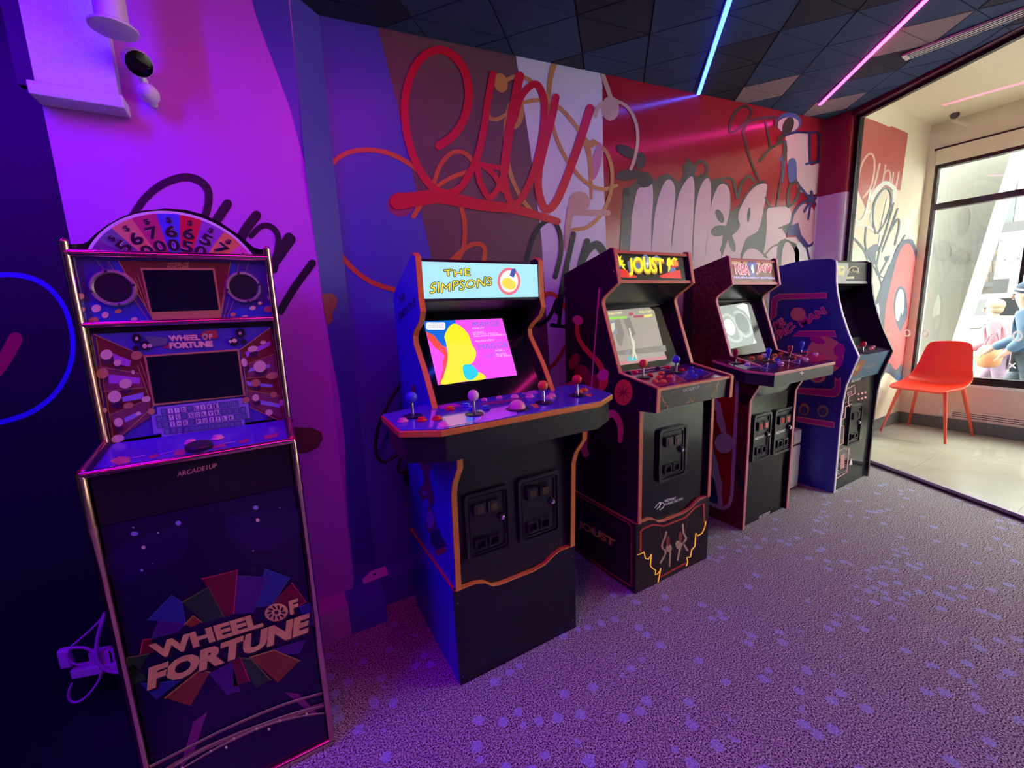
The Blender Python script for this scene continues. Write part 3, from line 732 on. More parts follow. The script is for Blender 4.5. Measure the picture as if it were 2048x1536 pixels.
screws(rf, Plane((0,1.235,0),(0,-1,0)), zb, [(757,1060),(785,1460),(1384,800),(1386,1152)], 5)

# ------------------------------------------------------------------ 2: black cabinet with the yellow flame marquee
root = thing('arcade_cabinet', (1.592,1.50,0), 'tall black arcade cabinet with orange edge trim, yellow marquee lettering and decorated riser', 'arcade cabinet', 'arcade cabinets along the wall')
cab2 = root
A0, A1 = 1.338, 1.847
plum_side = mat('black_plum_side_vinyl', (0.030,0.008,0.022), rough=0.28, namt=0.05)
cor_trim = mat('coral_edge_trim', (0.78,0.24,0.10), rough=0.35, namt=0.02)
prof = [(1.75,0.0),(1.75,1.484),(1.735,1.490),(1.425,1.563),(1.402,1.560),(1.372,1.414),(1.461,1.361),(1.474,1.345),(1.476,1.325),(1.453,1.259),(1.366,1.018),(1.151,0.977),(1.155,0.876),(1.243,0.868),(1.245,0.347),(1.266,0.344),(1.266,0.0)]
body(root, prof, A0, A1, T, plum_side, cor_trim, [prof[3:12], prof[11:13], prof[13:15]])
xi0, xi1 = A0+T, A1-T
ob('top_board', yz([(1.415,1.552),(1.425,1.558),(1.735,1.484),(1.733,1.474)], xi0, xi1), plum_side, root)
zj = zm(1100,480,0.24737)
mq, PM = panel('marquee', root, (1.412,1.545), (1.388,1.424), xi0, xi1, mat('marquee_black', (0.012,0.010,0.014), 0.2))
ob('marquee_rail', yz([(1.400,1.543),(1.404,1.556),(1.418,1.556),(1.414,1.543)], xi0, xi1), cor_trim, root)
ob('marquee_rail', yz([(1.374,1.413),(1.377,1.426),(1.391,1.426),(1.388,1.413)], xi0, xi1), cor_trim, root)
lm = glow('lit_lemon', (0.98,0.90,0.02), 1.0); lr = glow('lit_red', (0.90,0.03,0.03), 0.75); lb = glow('lit_steel_blue', (0.20,0.27,0.50), 0.6); lwh = glow('lit_white', (1,1,0.95), 1.0); lor = glow('lit_orange', (0.95,0.40,0.05), 0.8)
draw('marquee_art', mq, lr, PM, zj, 1*OFF, [[(512,250),(560,232),(620,245),(640,275),(700,290),(700,306),(535,300)],[(900,305),(880,290),(960,262),(1050,240),(1062,312)],[(965,190),(1000,160),(1035,175),(1040,215),(1000,225),(970,215)]])
draw('marquee_art', mq, lb, PM, zj, 1*OFF, [[(622,180),(700,130),(735,150),(770,105),(800,150),(860,122),(900,150),(880,200),(640,260)],[(965,225),(1005,215),(1020,245),(985,270),(960,255)],[(530,200),(570,190),(585,215),(545,230)]])
flm = [(505,110),(530,135),(545,118),(560,140),(575,125),(570,160),(595,165),(585,190),(610,200),(595,215),(612,245),(585,230),(575,205),(550,215),(545,180),(520,185),(530,160),(510,150)]
draw('marquee_flames', mq, lm, PM, zj, 2*OFF, [flm,[(945,150),(965,140),(975,165),(1000,140),(1030,155),(1010,175),(990,180),(1000,215),(975,200),(968,240),(950,260),(955,220),(940,200)]])
draw('marquee_flames', mq, lor, PM, zj, 3*OFF, [[(985,165),(1010,160),(1032,190),(1030,215),(1000,210)]])
def jl(u, v): return (u, v*(1.0+0.28*math.sin(u*math.pi))-0.16*math.sin(u*math.pi))
jr = mat('joust_shadow', (0.30,0.12,0.01), 0.4, emit=0.35, ecol=(0.5,0.25,0.02))
lettering('marquee_lettering', mq, jr, 'JOUST', PM, zj, (628,300), (925,298), (618,162), 6*OFF, 0.06, jl, 0.95)
lettering('marquee_lettering', mq, lm, 'JOUST', PM, zj, (634,288), (918,286), (624,150), 7*OFF, 0.035, jl, 0.95)
def star(cx, cy, r0, r1, n): return [(cx+(r0 if i % 2 == 0 else r1)*math.sin(math.pi*i/n), cy-(r0 if i % 2 == 0 else r1)*math.cos(math.pi*i/n)) for i in range(2*n)]
draw('marquee_star', mq, lwh, PM, zj, 8*OFF, [star(778,195,34,5,8),star(778,195,62,3,2)])
sp, PS = panel('speaker_board', root, (1.388,1.412), (1.520,1.318), xi0, xi1, mat('grey_black_board', (0.035,0.038,0.036), 0.3))
bz, PB = panel('screen_bezel', root, (1.520,1.322), (1.395,1.012), xi0, xi1, mat('gloss_black_bezel', (0,0,0)))
draw('speaker_holes', sp, ink, PS, zj, OFF, [oval(482+14*i+5*(k % 2),450-12*k-3*i,4,2.5,n=8) for i in range(4) for k in range(3)], joined=True)
scr = draw('screen', root, glow('screen_stone', (0.40,0.37,0.30), 0.95), PB, zj, OFF, [[(440,575),(800,545),(842,575),(940,965),(560,1015)]])
def on2(m, polys, k, strokes=()): return draw('screen_patch', scr, m, PB, zj, OFF*(1+k), polys, strokes)
on2(glow('screen_shade', (0.27,0.26,0.22), 0.9), [[(500,655),(560,640),(600,760),(575,860),(545,840)],[(590,640),(640,630),(690,760),(650,800)],[(535,900),(930,850),(940,900),(560,935)]], 1)
on2(glow('screen_slate', (0.30,0.32,0.38), 0.9), [[(470,660),(520,650),(545,760),(500,790)],[(600,905),(640,890),(640,920),(610,935)]], 2)
on2(glow('screen_rose', (0.62,0.25,0.28), 0.9), [[(550,985),(935,935),(942,962),(562,1012)]], 2)
on2(glow('screen_pale', (0.66,0.70,0.52), 1.0), [[(632,720),(642,715),(662,790),(682,820),(684,900),(708,975),(698,980),(678,925),(668,975),(660,978),(665,860),(645,780)],[(490,680),(515,670),(520,720),(495,770)]], 3)
on2(glow('screen_teal', (0.10,0.60,0.62), 0.9), [[(625,945),(690,955),(715,975),(630,985)]], 3)
on2(glow('screen_green', (0.35,0.80,0.10), 0.95), [[(475,625),(617,618),(620,634),(478,642)]], 3)
on2(glow('screen_gold', (0.85,0.80,0.20), 0.95), [[(752,610),(820,600),(825,620),(756,628)]], 3)
on2(glow('screen_brick', (0.50,0.12,0.14), 0.8), [[(632,590),(665,588),(668,612),(635,614)],[(670,615),(752,608),(754,625),(672,632)]], 3)
for bl, br, tl in (((470,610),(580,600),(467,592)),((718,596),(818,588),(715,578))):
    lettering('screen_text', scr, glow('screen_text_yellow', (0.95,0.92,0.35), 1.0), 'PUSH START', PB, zj, bl, br, tl, 5*OFF, 0.02)
# deck
def dz2(y): return 0.977+(y-1.151)*0.165
mb = MB(); mb.prism([(x,y,dz2(y)-0.014) for x,y in ((xi0,1.156),(xi1,1.156),(xi1,1.392),(xi0,1.392))], (0,0,0.010)); deck = ob('control_deck', mb, mat('plum_deck_print', (0.13,0.035,0.13), rough=0.12, namt=0.15, nscale=20, coat=0.6), root)
PD = Plane((1.6,1.156,dz2(1.156)-0.004), (0,-0.165,1))
draw('deck_print', deck, paint('deck_maroon', (0.34,0.03,0.08), 0.12), PD, zj, 0.0008, [[(720,1130),(1000,1080),(1100,1140),(870,1190)],[(590,1060),(720,1040),(760,1060),(620,1080)]])
draw('deck_print', deck, paint('deck_indigo', (0.07,0.05,0.36), 0.12), PD, zj, 0.0008, [[(1000,1080),(1180,1040),(1300,1080),(1110,1130)]])
draw('deck_print', deck, paint('deck_line', (0.60,0.16,0.34), 0.12), PD, zj, 0.0012, [], [(5,[(560,1050),(700,1140)]),(5,[(1000,1085),(1100,1145)]),(5,[(1240,1110),(1330,1070)])], ssm=0)
for p, m in (((752,1112),c_or),((1018,1072),c_blue)): joystick(deck, PD.pt(*zj(p)), m)
for pts, m in ((((900,1080),(880,1112),(970,1108),(850,1147),(915,1147)),c_or),(((690,1072),(810,1096),(955,1034),(1065,1054)),c_red),(((1140,1038),(1140,1068),(1215,1062),(1170,1102)),c_blue),(((635,1078),(870,1038)),black_m)):
    for p in pts: button(deck, PD.pt(*zj(p)), m, 0.92)
mb = MB(); mb.box(xi0+0.03,xi1-0.12,1.386,1.392,dz2(1.38),dz2(1.38)+0.006); ob('deck_rear_strip', mb, c_pink, deck)
df, PDF = panel('deck_front', root, (1.158,0.964), (1.166,0.880), xi0, xi1, mat('charcoal_front', (0.035,0.032,0.034), 0.3))
ob('deck_front_trim', yz([(1.150,0.966),(1.150,0.976),(1.164,0.978),(1.164,0.966)], xi0, xi1), cor_trim, root)
lettering('maker_lettering', df, mat('pale_print', (0.65,0.62,0.62), 0.4), 'ARCADE1UP', PDF, zj, (1072,1232), (1206,1202), (1072,1204), OFF, 0.02)
draw('front_lines', df, mat('tan_print', (0.36,0.22,0.12), 0.4), PDF, zj, OFF, [], [(2.5,[(975,1232),(1052,1216)]),(2.5,[(965,1246),(1052,1232)]),(2.5,[(1062,1254),(1215,1222)]),(2.5,[(1218,1196),(1300,1172)]),(2.5,[(1218,1206),(1290,1188)])], ssm=0)
flame_o = mat('flame_orange_print', (0.80,0.36,0.10), 0.4)
def jag(pts, w): return (w, pts)
draw('front_flames', df, flame_o, PDF, zj, OFF, [], [(7,[(875,1235),(890,1275),(905,1262),(912,1300),(935,1322),(925,1345),(950,1335),(948,1362)]),(6,[(1362,1150),(1345,1190),(1352,1215),(1330,1210),(1318,1250),(1300,1262),(1318,1272)]),(6,[(1102,1322),(1112,1308),(1120,1318),(1132,1280),(1145,1312),(1160,1300)])], ssm=0)
# lower front, coin door, riser
zk = zm(1100,760,0.29955)
fp, PF = panel('front_panel', root, (1.262,0.90), (1.262,0.306), xi0, xi1, mat('gloss_black_front', (0.012,0.012,0.013), rough=0.16, namt=0))
door_px(root, PF, zk, (713,335), (905,285), (892,620), (710,692), 1.262, mat('dark_red_insert', (0.06,0.012,0.012), 0.3))
prt = mat('white_print', (0.75,0.74,0.72), 0.4)
lettering('front_lettering', fp, prt, 'MIDWAY', PF, zk, (765,816), (840,796), (765,798), OFF, 0.03)
lettering('front_lettering', fp, prt, 'CLASSIC ARCADE', PF, zk, (765,840), (886,798), (765,824), OFF, 0.03)
draw('front_logo', fp, prt, PF, zk, OFF, [], [(5,[(700,852),(720,828),(738,815),(728,845),(712,862)]),(5,[(730,852),(742,820),(760,828),(752,852),(732,866)])])
riser(root, 1.331, 1.853, 1.262, 1.765, 0.346, 0.040, plum_side, mat('umber_riser_front', (0.022,0.012,0.010), 0.3), cor_trim)
PSD = Plane((A0,0,0), (-1,0,0)); PRS = Plane((1.331,0,0), (-1,0,0)); PRF = Plane((0,1.248,0), (0,-1,0))
sp_ = [o for o in root.children if o.name.startswith('side_panel')][0]
zt = zm(1120,580,0.24096)
o_or, o_pk, o_mr = paint('side_orange', (0.90,0.20,0.05)), paint('side_rose', (0.90,0.22,0.30)), paint('side_maroon', (0.34,0.02,0.04))
draw('side_print', sp_, o_or, PSD, zt, OFF, [], [(40,[(140,290),(150,380),(190,460),(250,530),(310,590),(345,650),(355,720)],(0.8,1.3))])
draw('side_print', sp_, o_or, PSD, zt, OFF, [oval(340,760,60,85,0.3),oval(528,850,76,108,0.08)])
draw('side_print', sp_, o_pk, PSD, zt, 2*OFF, [oval(150,250,45,38,0.4),oval(360,705,44,52,0.7),oval(95,800,45,40)])
draw('side_print', sp_, o_mr, PSD, zt, 2*OFF, [oval(120,590,40,70,0.4),oval(190,690,60,75,-0.7),oval(265,770,62,70)])
draw('side_print', sp_, o_mr, PSD, zt, 3*OFF, [star(528,850,78,14,8)])
draw('side_lance', sp_, o_pk, PSD, zt, 4*OFF, [], [(12,[(328,0),(265,815)]),(14,[(240,1085),(220,1320)])], ssm=0)
draw('side_print', sp_, o_pk, PSD, zt, OFF, [], [(40,[(172,1095),(178,1200),(190,1290),(215,1360)],(1,1.4)),(62,[(370,1050),(440,1025),(490,1090),(505,1170),(500,1250)],(1.1,0.6))])
draw('side_lance_top', sp_, o_pk, PSD, zj, OFF, [], [(10,[(402,390),(396,480),(388,570)])])
screws(sp_, PSD, zj, [(125,392),(388,138),(424,402),(815,1278),(678,1478)], 6)
screws(sp_, PSD, zk, [(555,285),(552,788),(552,878),(128,665)], 6)
rs = [o for o in root.children if o.name.startswith('riser_side')][0]
rf = [o for o in root.children if o.name.startswith('riser_front')][0]
goldp, redp, tanp = paint('riser_gold', (0.90,0.62,0.10)), paint('riser_red', (0.62,0.05,0.03)), paint('riser_tan', (0.22,0.14,0.08))
def jl2(u, v): return (u, v*(1.0+0.22*math.sin(u*math.pi))-0.12*math.sin(u*math.pi))
lettering('riser_lettering', rs, goldp, 'JOUST', PRS, zk, (185,985), (432,1128), (188,932), OFF, 0.05, jl2, 0.95)
draw('riser_star', rs, mat('lilac_print', (0.6,0.5,0.75), 0.4), PRS, zk, 2*OFF, [star(302,1018,34,4,4)])
draw('riser_border', rs, redp, PRS, zk, OFF, [], [(9,[(122,740),(350,855),(530,960),(545,985),(545,1360)]),(9,[(180,1130),(350,1255),(540,1375)])], ssm=0)
draw('riser_lines', rs, tanp, PRS, zk, OFF, [], [(3,[(215,830),(390,935),(392,958),(495,1015)]),(3,[(225,820),(395,925),(480,985)]),(3,[(130,815),(210,852),(215,832)]),(3,[(215,1120),(390,1245),(392,1215),(490,1275)]),(3,[(150,1060),(212,1095),(215,1118)])], ssm=0)
draw('riser_border', rf, redp, PRF, zk, OFF, [], [(11,[(605,1140),(605,1010),(625,990),(690,965),(760,975),(900,920),(940,880),(970,850),(1025,825),(1030,950)]),(11,[(735,1315),(900,1225)])], ssm=0)
draw('riser_flames', rf, lor, PRF, zk, 2*OFF, [], [(7,[(585,1165),(605,1160),(625,1145),(635,1190),(655,1195),(675,1160),(668,1240),(690,1262),(705,1270),(700,1300),(720,1290),(738,1255),(720,1350)]),(7,[(1040,945),(1030,985),(1015,1020),(985,1040),(972,1020),(965,1110),(945,1130),(935,1180),(912,1185),(918,1215),(908,1240)])], ssm=0)
draw('riser_print', rf, paint('riser_sand', (0.62,0.45,0.25)), PRF, zk, 2*OFF, [oval(792,1122,20,26),oval(855,1098,20,28)], [(13,[(775,1015),(765,1050),(745,1110),(770,1150),(735,1220)]),(13,[(800,1150),(795,1240)]),(13,[(885,965),(890,1020),(905,1060),(870,1110),(850,1200)]),(13,[(895,1100),(915,1135)])])
draw('riser_print', rf, paint('riser_rust', (0.34,0.06,0.05)), PRF, zk, 3*OFF, [oval(785,1075,13,34),oval(868,1045,13,34)])
draw('riser_print', rf, tanp, PRF, zk, 3*OFF, [], [(3,[(730,995),(775,1220)]),(3,[(918,910),(870,1180)])], ssm=0)
screws(rs, PRS, zk, [(140,845),(500,1058),(500,1308),(152,1078)], 5); screws(rf, PRF, zk, [(590,1045),(585,1355)], 5)
# ------------------------------------------------------------------ 3: red leather-look cabinet with basketball marquee
root = thing('arcade_cabinet', (2.514,1.53,0), 'dark red basketball-patterned arcade cabinet with bat-top joysticks and two coin doors', 'arcade cabinet', 'arcade cabinets along the wall')
cab3 = root
A0, A1 = 2.268, 2.760
def leather():
    m = bpy.data.materials.new('dark_red_pebbled_vinyl'); m.use_nodes = True
    nt = m.node_tree; N = nt.nodes; b = N['Principled BSDF']; tc = N.new('ShaderNodeTexCoord')
    vo = N.new('ShaderNodeTexVoronoi'); vo.feature = 'DISTANCE_TO_EDGE'; vo.inputs['Scale'].default_value = 34
    nt.links.new(tc.outputs['Object'], vo.inputs['Vector'])
    r = N.new('ShaderNodeValToRGB'); r.color_ramp.elements[0].position = 0.02; r.color_ramp.elements[1].position = 0.10
    r.color_ramp.elements[0].color = (0.20,0.035,0.035,1); r.color_ramp.elements[1].color = (0.10,0.006,0.012,1)
    nt.links.new(vo.outputs['Distance'], r.inputs[0]); nt.links.new(r.outputs[0], b.inputs['Base Color'])
    b.inputs['Roughness'].default_value = 0.38
    return m
leath = leather()
sal_trim = mat('salmon_edge_trim', (0.82,0.30,0.26), rough=0.35, namt=0.02)
prof = [(1.76,0.0),(1.76,1.503),(1.74,1.507),(1.49,1.569),(1.474,1.565),(1.445,1.413),(1.527,1.361),(1.540,1.343),(1.541,1.320),(1.437,1.012),(1.262,0.965),(1.259,0.877),(1.305,0.789),(1.312,0.770),(1.312,0.0)]
body(root, prof, A0, A1, T, leath, sal_trim, [prof[3:11], prof[11:]])
xi0, xi1 = A0+T, A1-T
ob('top_board', yz([(1.488,1.558),(1.498,1.563),(1.738,1.500),(1.736,1.490)], xi0, xi1), leath, root)
zn = zm(1360,480,0.20833); zl4 = zm(1360,760,0.20833)
mq, PM = panel('marquee', root, (1.486,1.545), (1.462,1.426), xi0, xi1, glow('marquee_brown_lit', (0.24,0.09,0.06), 0.7))
ob('marquee_rail', yz([(1.474,1.544),(1.478,1.557),(1.492,1.557),(1.488,1.544)], xi0, xi1), sal_trim, root)
ob('marquee_rail', yz([(1.447,1.412),(1.450,1.426),(1.464,1.426),(1.461,1.412)], xi0, xi1), sal_trim, root)
def on3(m, polys, k, strokes=()): return draw('marquee_art', mq, m, PM, zn, OFF*k, polys, strokes, ssm=0)
on3(glow('lit_peach', (0.72,0.42,0.30), 0.7), [[(480,200),(570,200),(590,225),(500,235)],[(600,200),(650,200),(650,235),(600,230)],[(710,205),(770,205),(770,235),(720,240)],[(790,210),(870,210),(880,240),(800,240)]], 1)
on3(glow('lit_navy', (0.12,0.14,0.45), 0.7), [[(650,205),(720,205),(735,235),(712,300),(725,345),(665,345),(672,290),(640,240)],[(505,348),(900,352),(905,378),(512,372)]], 2)
on3(glow('lit_cloud', (0.80,0.84,0.95), 0.9), [[(684,235),(697,240),(708,300),(704,320),(690,318),(676,270)]], 3)
tr_ = glow('lit_crimson', (0.62,0.05,0.12), 0.8); tp_ = glow('lit_pinkwhite', (0.95,0.72,0.80), 0.9)
for s, bl, br, tl in (('NBA',(535,328),(665,338),(520,230)),('JAM',(728,326),(858,332),(742,238))):
    outlined('marquee_lettering', mq, tp_, s, PM, zn, bl, br, tl, 4*OFF, 6)
    lettering('marquee_lettering', mq, tr_, s, PM, zn, bl, br, tl, 5*OFF, 0.012)
lettering('marquee_lettering', mq, tp_, 'TOURNAMENT EDITION', PM, zn, (505,370), (900,376), (505,352), 4*OFF, 0.02)
sp, PS = panel('speaker_board', root, (1.462,1.412), (1.580,1.325), xi0, xi1, black_p)
bz, PB = panel('screen_bezel', root, (1.580,1.328), (1.462,1.005), xi0, xi1, mat('gloss_black_bezel', (0,0,0)))
scr = draw('screen', root, glow('screen_reflection_sage', (0.36,0.42,0.38), 1.0), PB, zn, OFF, [[(362,640),(600,605),(632,612),(660,690),(705,900),(730,990),(470,1050)]])  # bright reflections on the glass drawn as glowing screen shapes
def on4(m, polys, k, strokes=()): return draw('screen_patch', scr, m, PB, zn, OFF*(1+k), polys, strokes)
on4(glow('screen_reflection_mist', (0.55,0.62,0.57), 1.0), [], 1, [(26,[(400,740),(460,720),(530,790),(575,900),(580,960),(520,970),(450,930)]),(24,[(520,700),(560,690),(620,740),(675,840),(680,900),(620,925),(560,860),(510,750)])])
on4(glow('screen_reflection_grey', (0.25,0.30,0.27), 1.0), [oval(595,800,58,100,-0.45)], 2)
on4(glow('screen_reflection_bright', (0.92,1.0,0.94), 1.1), [oval(470,838,50,84,-0.35),[(530,640),(600,612),(640,620),(670,760),(620,690)],[(705,945),(730,985),(700,1000)]], 3)
# deck
def dz3(y): return 0.953+(y-1.15)*0.14
dk = [(2.170,1.475),(2.120,1.254),(2.200,1.150),(2.828,1.150),(2.908,1.254),(2.858,1.475)]
mb = MB(); mb.prism([(x,y,dz3(y)-0.003) for x,y in dk], (0,0,0.003)); deck = ob('control_deck', mb, mat('maroon_court_print', (0.13,0.025,0.045), rough=0.12, namt=0.15, nscale=12, coat=0.6), root)
def grow3(k, a, b):
    mb = MB(); return mb.prism([(2.514+(x-2.514)*k, 1.33+(y-1.33)*k, dz3(1.33+(y-1.33)*k)+a) for x,y in dk], (0,0,b-a))
ob('deck_rim', grow3(1.010,-0.016,-0.003), sal_trim, deck, bevel=0.003)
ob('deck_skirt', grow3(0.985,-0.075,-0.016), mat('satin_black_skirt', (0.03,0.03,0.032), rough=0.3), deck)
PD = Plane((2.5,1.15,dz3(1.15)), (0,-0.14,1))
draw('deck_print', deck, paint('deck_navy', (0.05,0.045,0.25), 0.12), PD, zn, 0.0008, [[(540,1205),(790,1185),(820,1215),(890,1250),(640,1240)],[(790,1205),(900,1180),(960,1215),(880,1245)]])
draw('deck_print', deck, paint('deck_crimson', (0.50,0.03,0.10), 0.12), PD, zn, 0.0008, [[(1210,1085),(1360,1080),(1455,1150),(1280,1175),(1180,1150)]])
draw('deck_print', deck, paint('deck_pinkline', (0.80,0.35,0.50), 0.12), PD, zn, 0.0012, [], [(4,[(450,1155),(650,1225),(760,1215),(860,1240)]),(4,[(770,1235),(840,1180),(1000,1160),(1150,1190)]),(4,[(1060,1170),(1180,1140),(1240,1090)]),(4,[(900,1080),(1010,1060),(1020,1090)])], ssm=0)
for p, m in (((530,1180),c_mar),((845,1165),c_blue),((1050,1132),c_mar),((1162,1085),c_blue)): joystick(deck, PD.pt(*zn(p)), m, 0.050, True)
for pts, m in ((((690,1136),(770,1126),(908,1108),(972,1094)),c_yel),(((806,1108),(648,1196),(968,1188),(1207,1148),(1303,1098)),mat('white_plastic', (0.85,0.85,0.85), 0.25)),(((562,1170),(880,1160),(1092,1134),(1198,1084)),c_red),(((625,1168),(935,1158),(1106,1116),(1208,1068)),mat('bright_blue_plastic', (0.03,0.16,0.75), 0.25))):
    for p in pts: button(deck, PD.pt(*zn(p)), m, 0.95)
for p in ((682,1087),(750,1080)): button(deck, PD.pt(*zn(p)), c_pink, 0.7)
PK = Plane((0,1.155,0),(0,-1,0))
draw('skirt_emblem', deck, prt, PK, zn, 0.004, [star(1162,1275,26,9,4)])
# lower front
slf, _ = panel('slanted_front', root, (1.285,0.895), (1.330,0.775), xi0, xi1, mat('gloss_black_front', (0,0,0)))
fp, PF = panel('front_panel', root, (1.330,0.775), (1.330,0.0), xi0, xi1, mat('gloss_black_front', (0,0,0)))
redi = mat('red_lit_insert', (0.55,0.03,0.04), 0.25, emit=0.05, ecol=(0.9,0.05,0.05))
for c4 in (((690,345),(860,295),(838,738),(670,785)), ((892,290),(1075,240),(1048,668),(872,712))):
    dd = door_px(root, PF, zl4, *c4, 1.330, redi)
    lettering('door_lettering', dd, prt, 'MIDWAY', PF, zl4, (c4[0][0]+16,c4[0][1]+232), (c4[0][0]+108,c4[0][1]+200), (c4[0][0]+16,c4[0][1]+206), 0.0085, 0.05)
lettering('front_lettering', fp, prt, 'ARCADE1UP', PF, zl4, (756,1335), (862,1283), (756,1306), OFF, 0.04)
PSD = Plane((A0,0,0), (-1,0,0))
sp_ = [o for o in root.children if o.name.startswith('side_panel')][0]
n_w, n_r, n_b = paint('emblem_white', (0.62,0.52,0.60)), paint('emblem_scarlet', (0.42,0.008,0.02)), paint('emblem_navy', (0.016,0.02,0.12))
draw('side_emblem', sp_, n_w, PSD, zl4, OFF, [[(60,-40),(570,-60),(560,200),(542,600),(514,1110),(490,1205),(430,1250),(370,1240),(60,1090)]])
draw('side_emblem', sp_, n_r, PSD, zl4, 2*OFF, [[(240,-30),(536,-45),(530,200),(508,600),(484,1100),(465,1180),(415,1215),(330,1100),(250,500)]])
draw('side_emblem', sp_, n_b, PSD, zl4, 3*OFF, [[(90,700),(250,835),(335,965),(345,1080),(380,1200),(240,1140),(90,1070)]])
draw('side_emblem', sp_, n_w, PSD, zl4, 4*OFF, [oval(428,605,92,98), [(240,180),(330,165),(395,225),(412,330),(440,430),(452,520),(400,500),(350,380),(352,288),(302,300),(276,380),(302,450),(318,600),(332,700),(368,800),(380,900),(408,975),(404,1100),(416,1180),(400,1216),(364,1206),(368,1130),(335,965),(300,900),(235,810),(235,500)]])
lettering('side_lettering', sp_, n_w, 'NBA', PSD, zl4, (100,1055), (292,1112), (112,870), 5*OFF, 0.0)
draw('side_stripe', sp_, ink, PSD, zn, OFF, [[(48,325),(125,290),(105,1185),(48,1170)]])
draw('side_stripe', sp_, ink, PSD, zl4, OFF, [[(570,125),(690,150),(660,235),(568,225)],[(545,780),(575,860),(612,960),(605,1120),(560,1000),(540,880)]])

# ------------------------------------------------------------------ 4: indigo cabinet with curved front
root = thing('arcade_cabinet', (3.50,1.50,0), 'indigo arcade cabinet with curved front, magenta side bands and single red joystick by the glass', 'arcade cabinet', 'arcade cabinets along the wall')
cab4 = root
A0, A1 = 3.230, 3.767
indigo = mat('indigo_side_vinyl', (0.035,0.045,0.30), rough=0.3, namt=0.03)
wh_trim = mat('white_edge_trim', (0.80,0.80,0.84), rough=0.35)
prof = [(1.76,0.0),(1.76,1.535),(1.711,1.558),(1.61,1.576),(1.505,1.581),(1.385,1.571),(1.362,1.556),(1.357,1.530),(1.350,1.418),(1.338,1.350),(1.325,1.295),(1.301,1.211),(1.254,1.081),(1.191,0.944),(1.208,0.880),(1.224,0.820),(1.242,0.751),(1.252,0.648),(1.257,0.520),(1.255,0.0)]
body(root, prof, A0, A1, 0.02, indigo, wh_trim, [prof[6:14], prof[13:]])
xi0, xi1 = A0+0.02, A1-0.02
zc = zm(1520,480,0.33862)
inner = mat('matt_black_inner', (0.012,0.012,0.013), rough=0.4)
rp = [o for o in root.children if o.name.startswith('side_panel')][1]
rp.data.materials[0] = mat('black_side_vinyl', (0.012,0.011,0.013), rough=0.3)
for o in [o for o in root.children if o.name.startswith('edge_trim')][2:]: o.data.materials[0] = mat('black_edge_trim', (0.015,0.014,0.016), rough=0.3)
ob('top_board', yz([(1.385,1.560),(1.40,1.566),(1.60,1.568),(1.74,1.545),(1.74,1.53),(1.6,1.555)], xi0, xi1), mat('grey_top_board', (0.22,0.21,0.20), 0.4), root)
mq, PM = panel('marquee', root, (1.378,1.556), (1.372,1.425), xi0, xi1, mat('dim_marquee', (0.055,0.052,0.045), 0.55))
zq = zm(1660,500,0.13021)
draw('marquee_art', mq, mat('marquee_grey_print', (0.34,0.33,0.27), 0.2), PM, zq, OFF, [[(85,200),(275,205),(285,330),(240,500),(120,495),(85,430)]])
draw('marquee_art', mq, mat('marquee_yellow_print', (0.80,0.68,0.14), 0.2), PM, zq, 2*OFF, [[(95,260),(125,240),(215,250),(225,300),(210,395),(90,395)]])
draw('marquee_art', mq, mat('marquee_tan_print', (0.66,0.48,0.26), 0.2), PM, zq, 2*OFF, [[(248,412),(365,405),(368,440),(250,445)]], [(12,[(280,360),(290,300),(340,262),(400,265),(432,310),(435,360)]),(9,[(300,330),(330,345),(350,300),(365,340),(395,320),(410,355),(440,275)])])
draw('marquee_art', mq, mat('marquee_slate_print', (0.25,0.25,0.40), 0.2), PM, zq, 3*OFF, [[(150,285),(208,285),(180,335)]])
ob('marquee_rail', yz([(1.366,1.412),(1.366,1.426),(1.382,1.426),(1.382,1.412)], xi0, xi1), mat('grey_rail', (0.40,0.40,0.38), 0.3), root)
panel('screen_hood', root, (1.385,1.412), (1.50,1.36), xi0, xi1, inner)
panel('screen_bezel', root, (1.50,1.365), (1.335,0.995), xi0, xi1, inner)
panel('screen', root, (1.484,1.335), (1.351,1.04), xi0+0.06, xi1-0.06, mat('dark_screen', (0.006,0.006,0.007), rough=0.15))
deck, PD = panel('control_deck', root, (1.345,0.992), (1.200,0.945), xi0, xi1, mat('grey_deck_print', (0.16,0.17,0.20), rough=0.15, namt=0.3, nscale=20, coat=0.5), 0.012)
PDk = Plane((3.5,1.200,0.945), (0,-0.047,0.145))
joystick(deck, PDk.pt(*zc((606,664))), c_red, 0.045)
for p in ((655,640),(668,632)): button(deck, PDk.pt(*zc(p)), c_pink, 0.9)
draw('deck_print', deck, paint('deck_rose2', (0.50,0.10,0.16), 0.15), PDk, zc, 0.0008, [[(560,625),(592,618),(600,628),(566,638)],[(640,636),(678,630),(680,648),(650,652)]])
apron, PA = panel('deck_apron', root, (1.200,0.945), (1.252,0.775), xi0, xi1, mat('teal_apron_print', (0.10,0.22,0.32), 0.3))
draw('apron_print', apron, paint('apron_rust', (0.45,0.14,0.09)), PA, zc, OFF, [[(540,800),(580,720),(632,705),(600,760),(560,810)]])
draw('apron_print', apron, paint('apron_gold', (0.70,0.48,0.10)), PA, zc, 2*OFF, [[(555,770),(575,740),(590,735),(575,770)]])
draw('apron_print', apron, paint('apron_grey', (0.28,0.28,0.33)), PA, zc, 2*OFF, [oval(650,745,40,10,-0.3)])
fp, PF = panel('front_panel', root, (1.268,0.775), (1.268,0.0), xi0, xi1, mat('smoked_front', (0.030,0.032,0.032), rough=0.12, namt=0))
mz, wd = paint('maze_pink', (0.80,0.34,0.36)), paint('maze_white', (0.78,0.76,0.74))
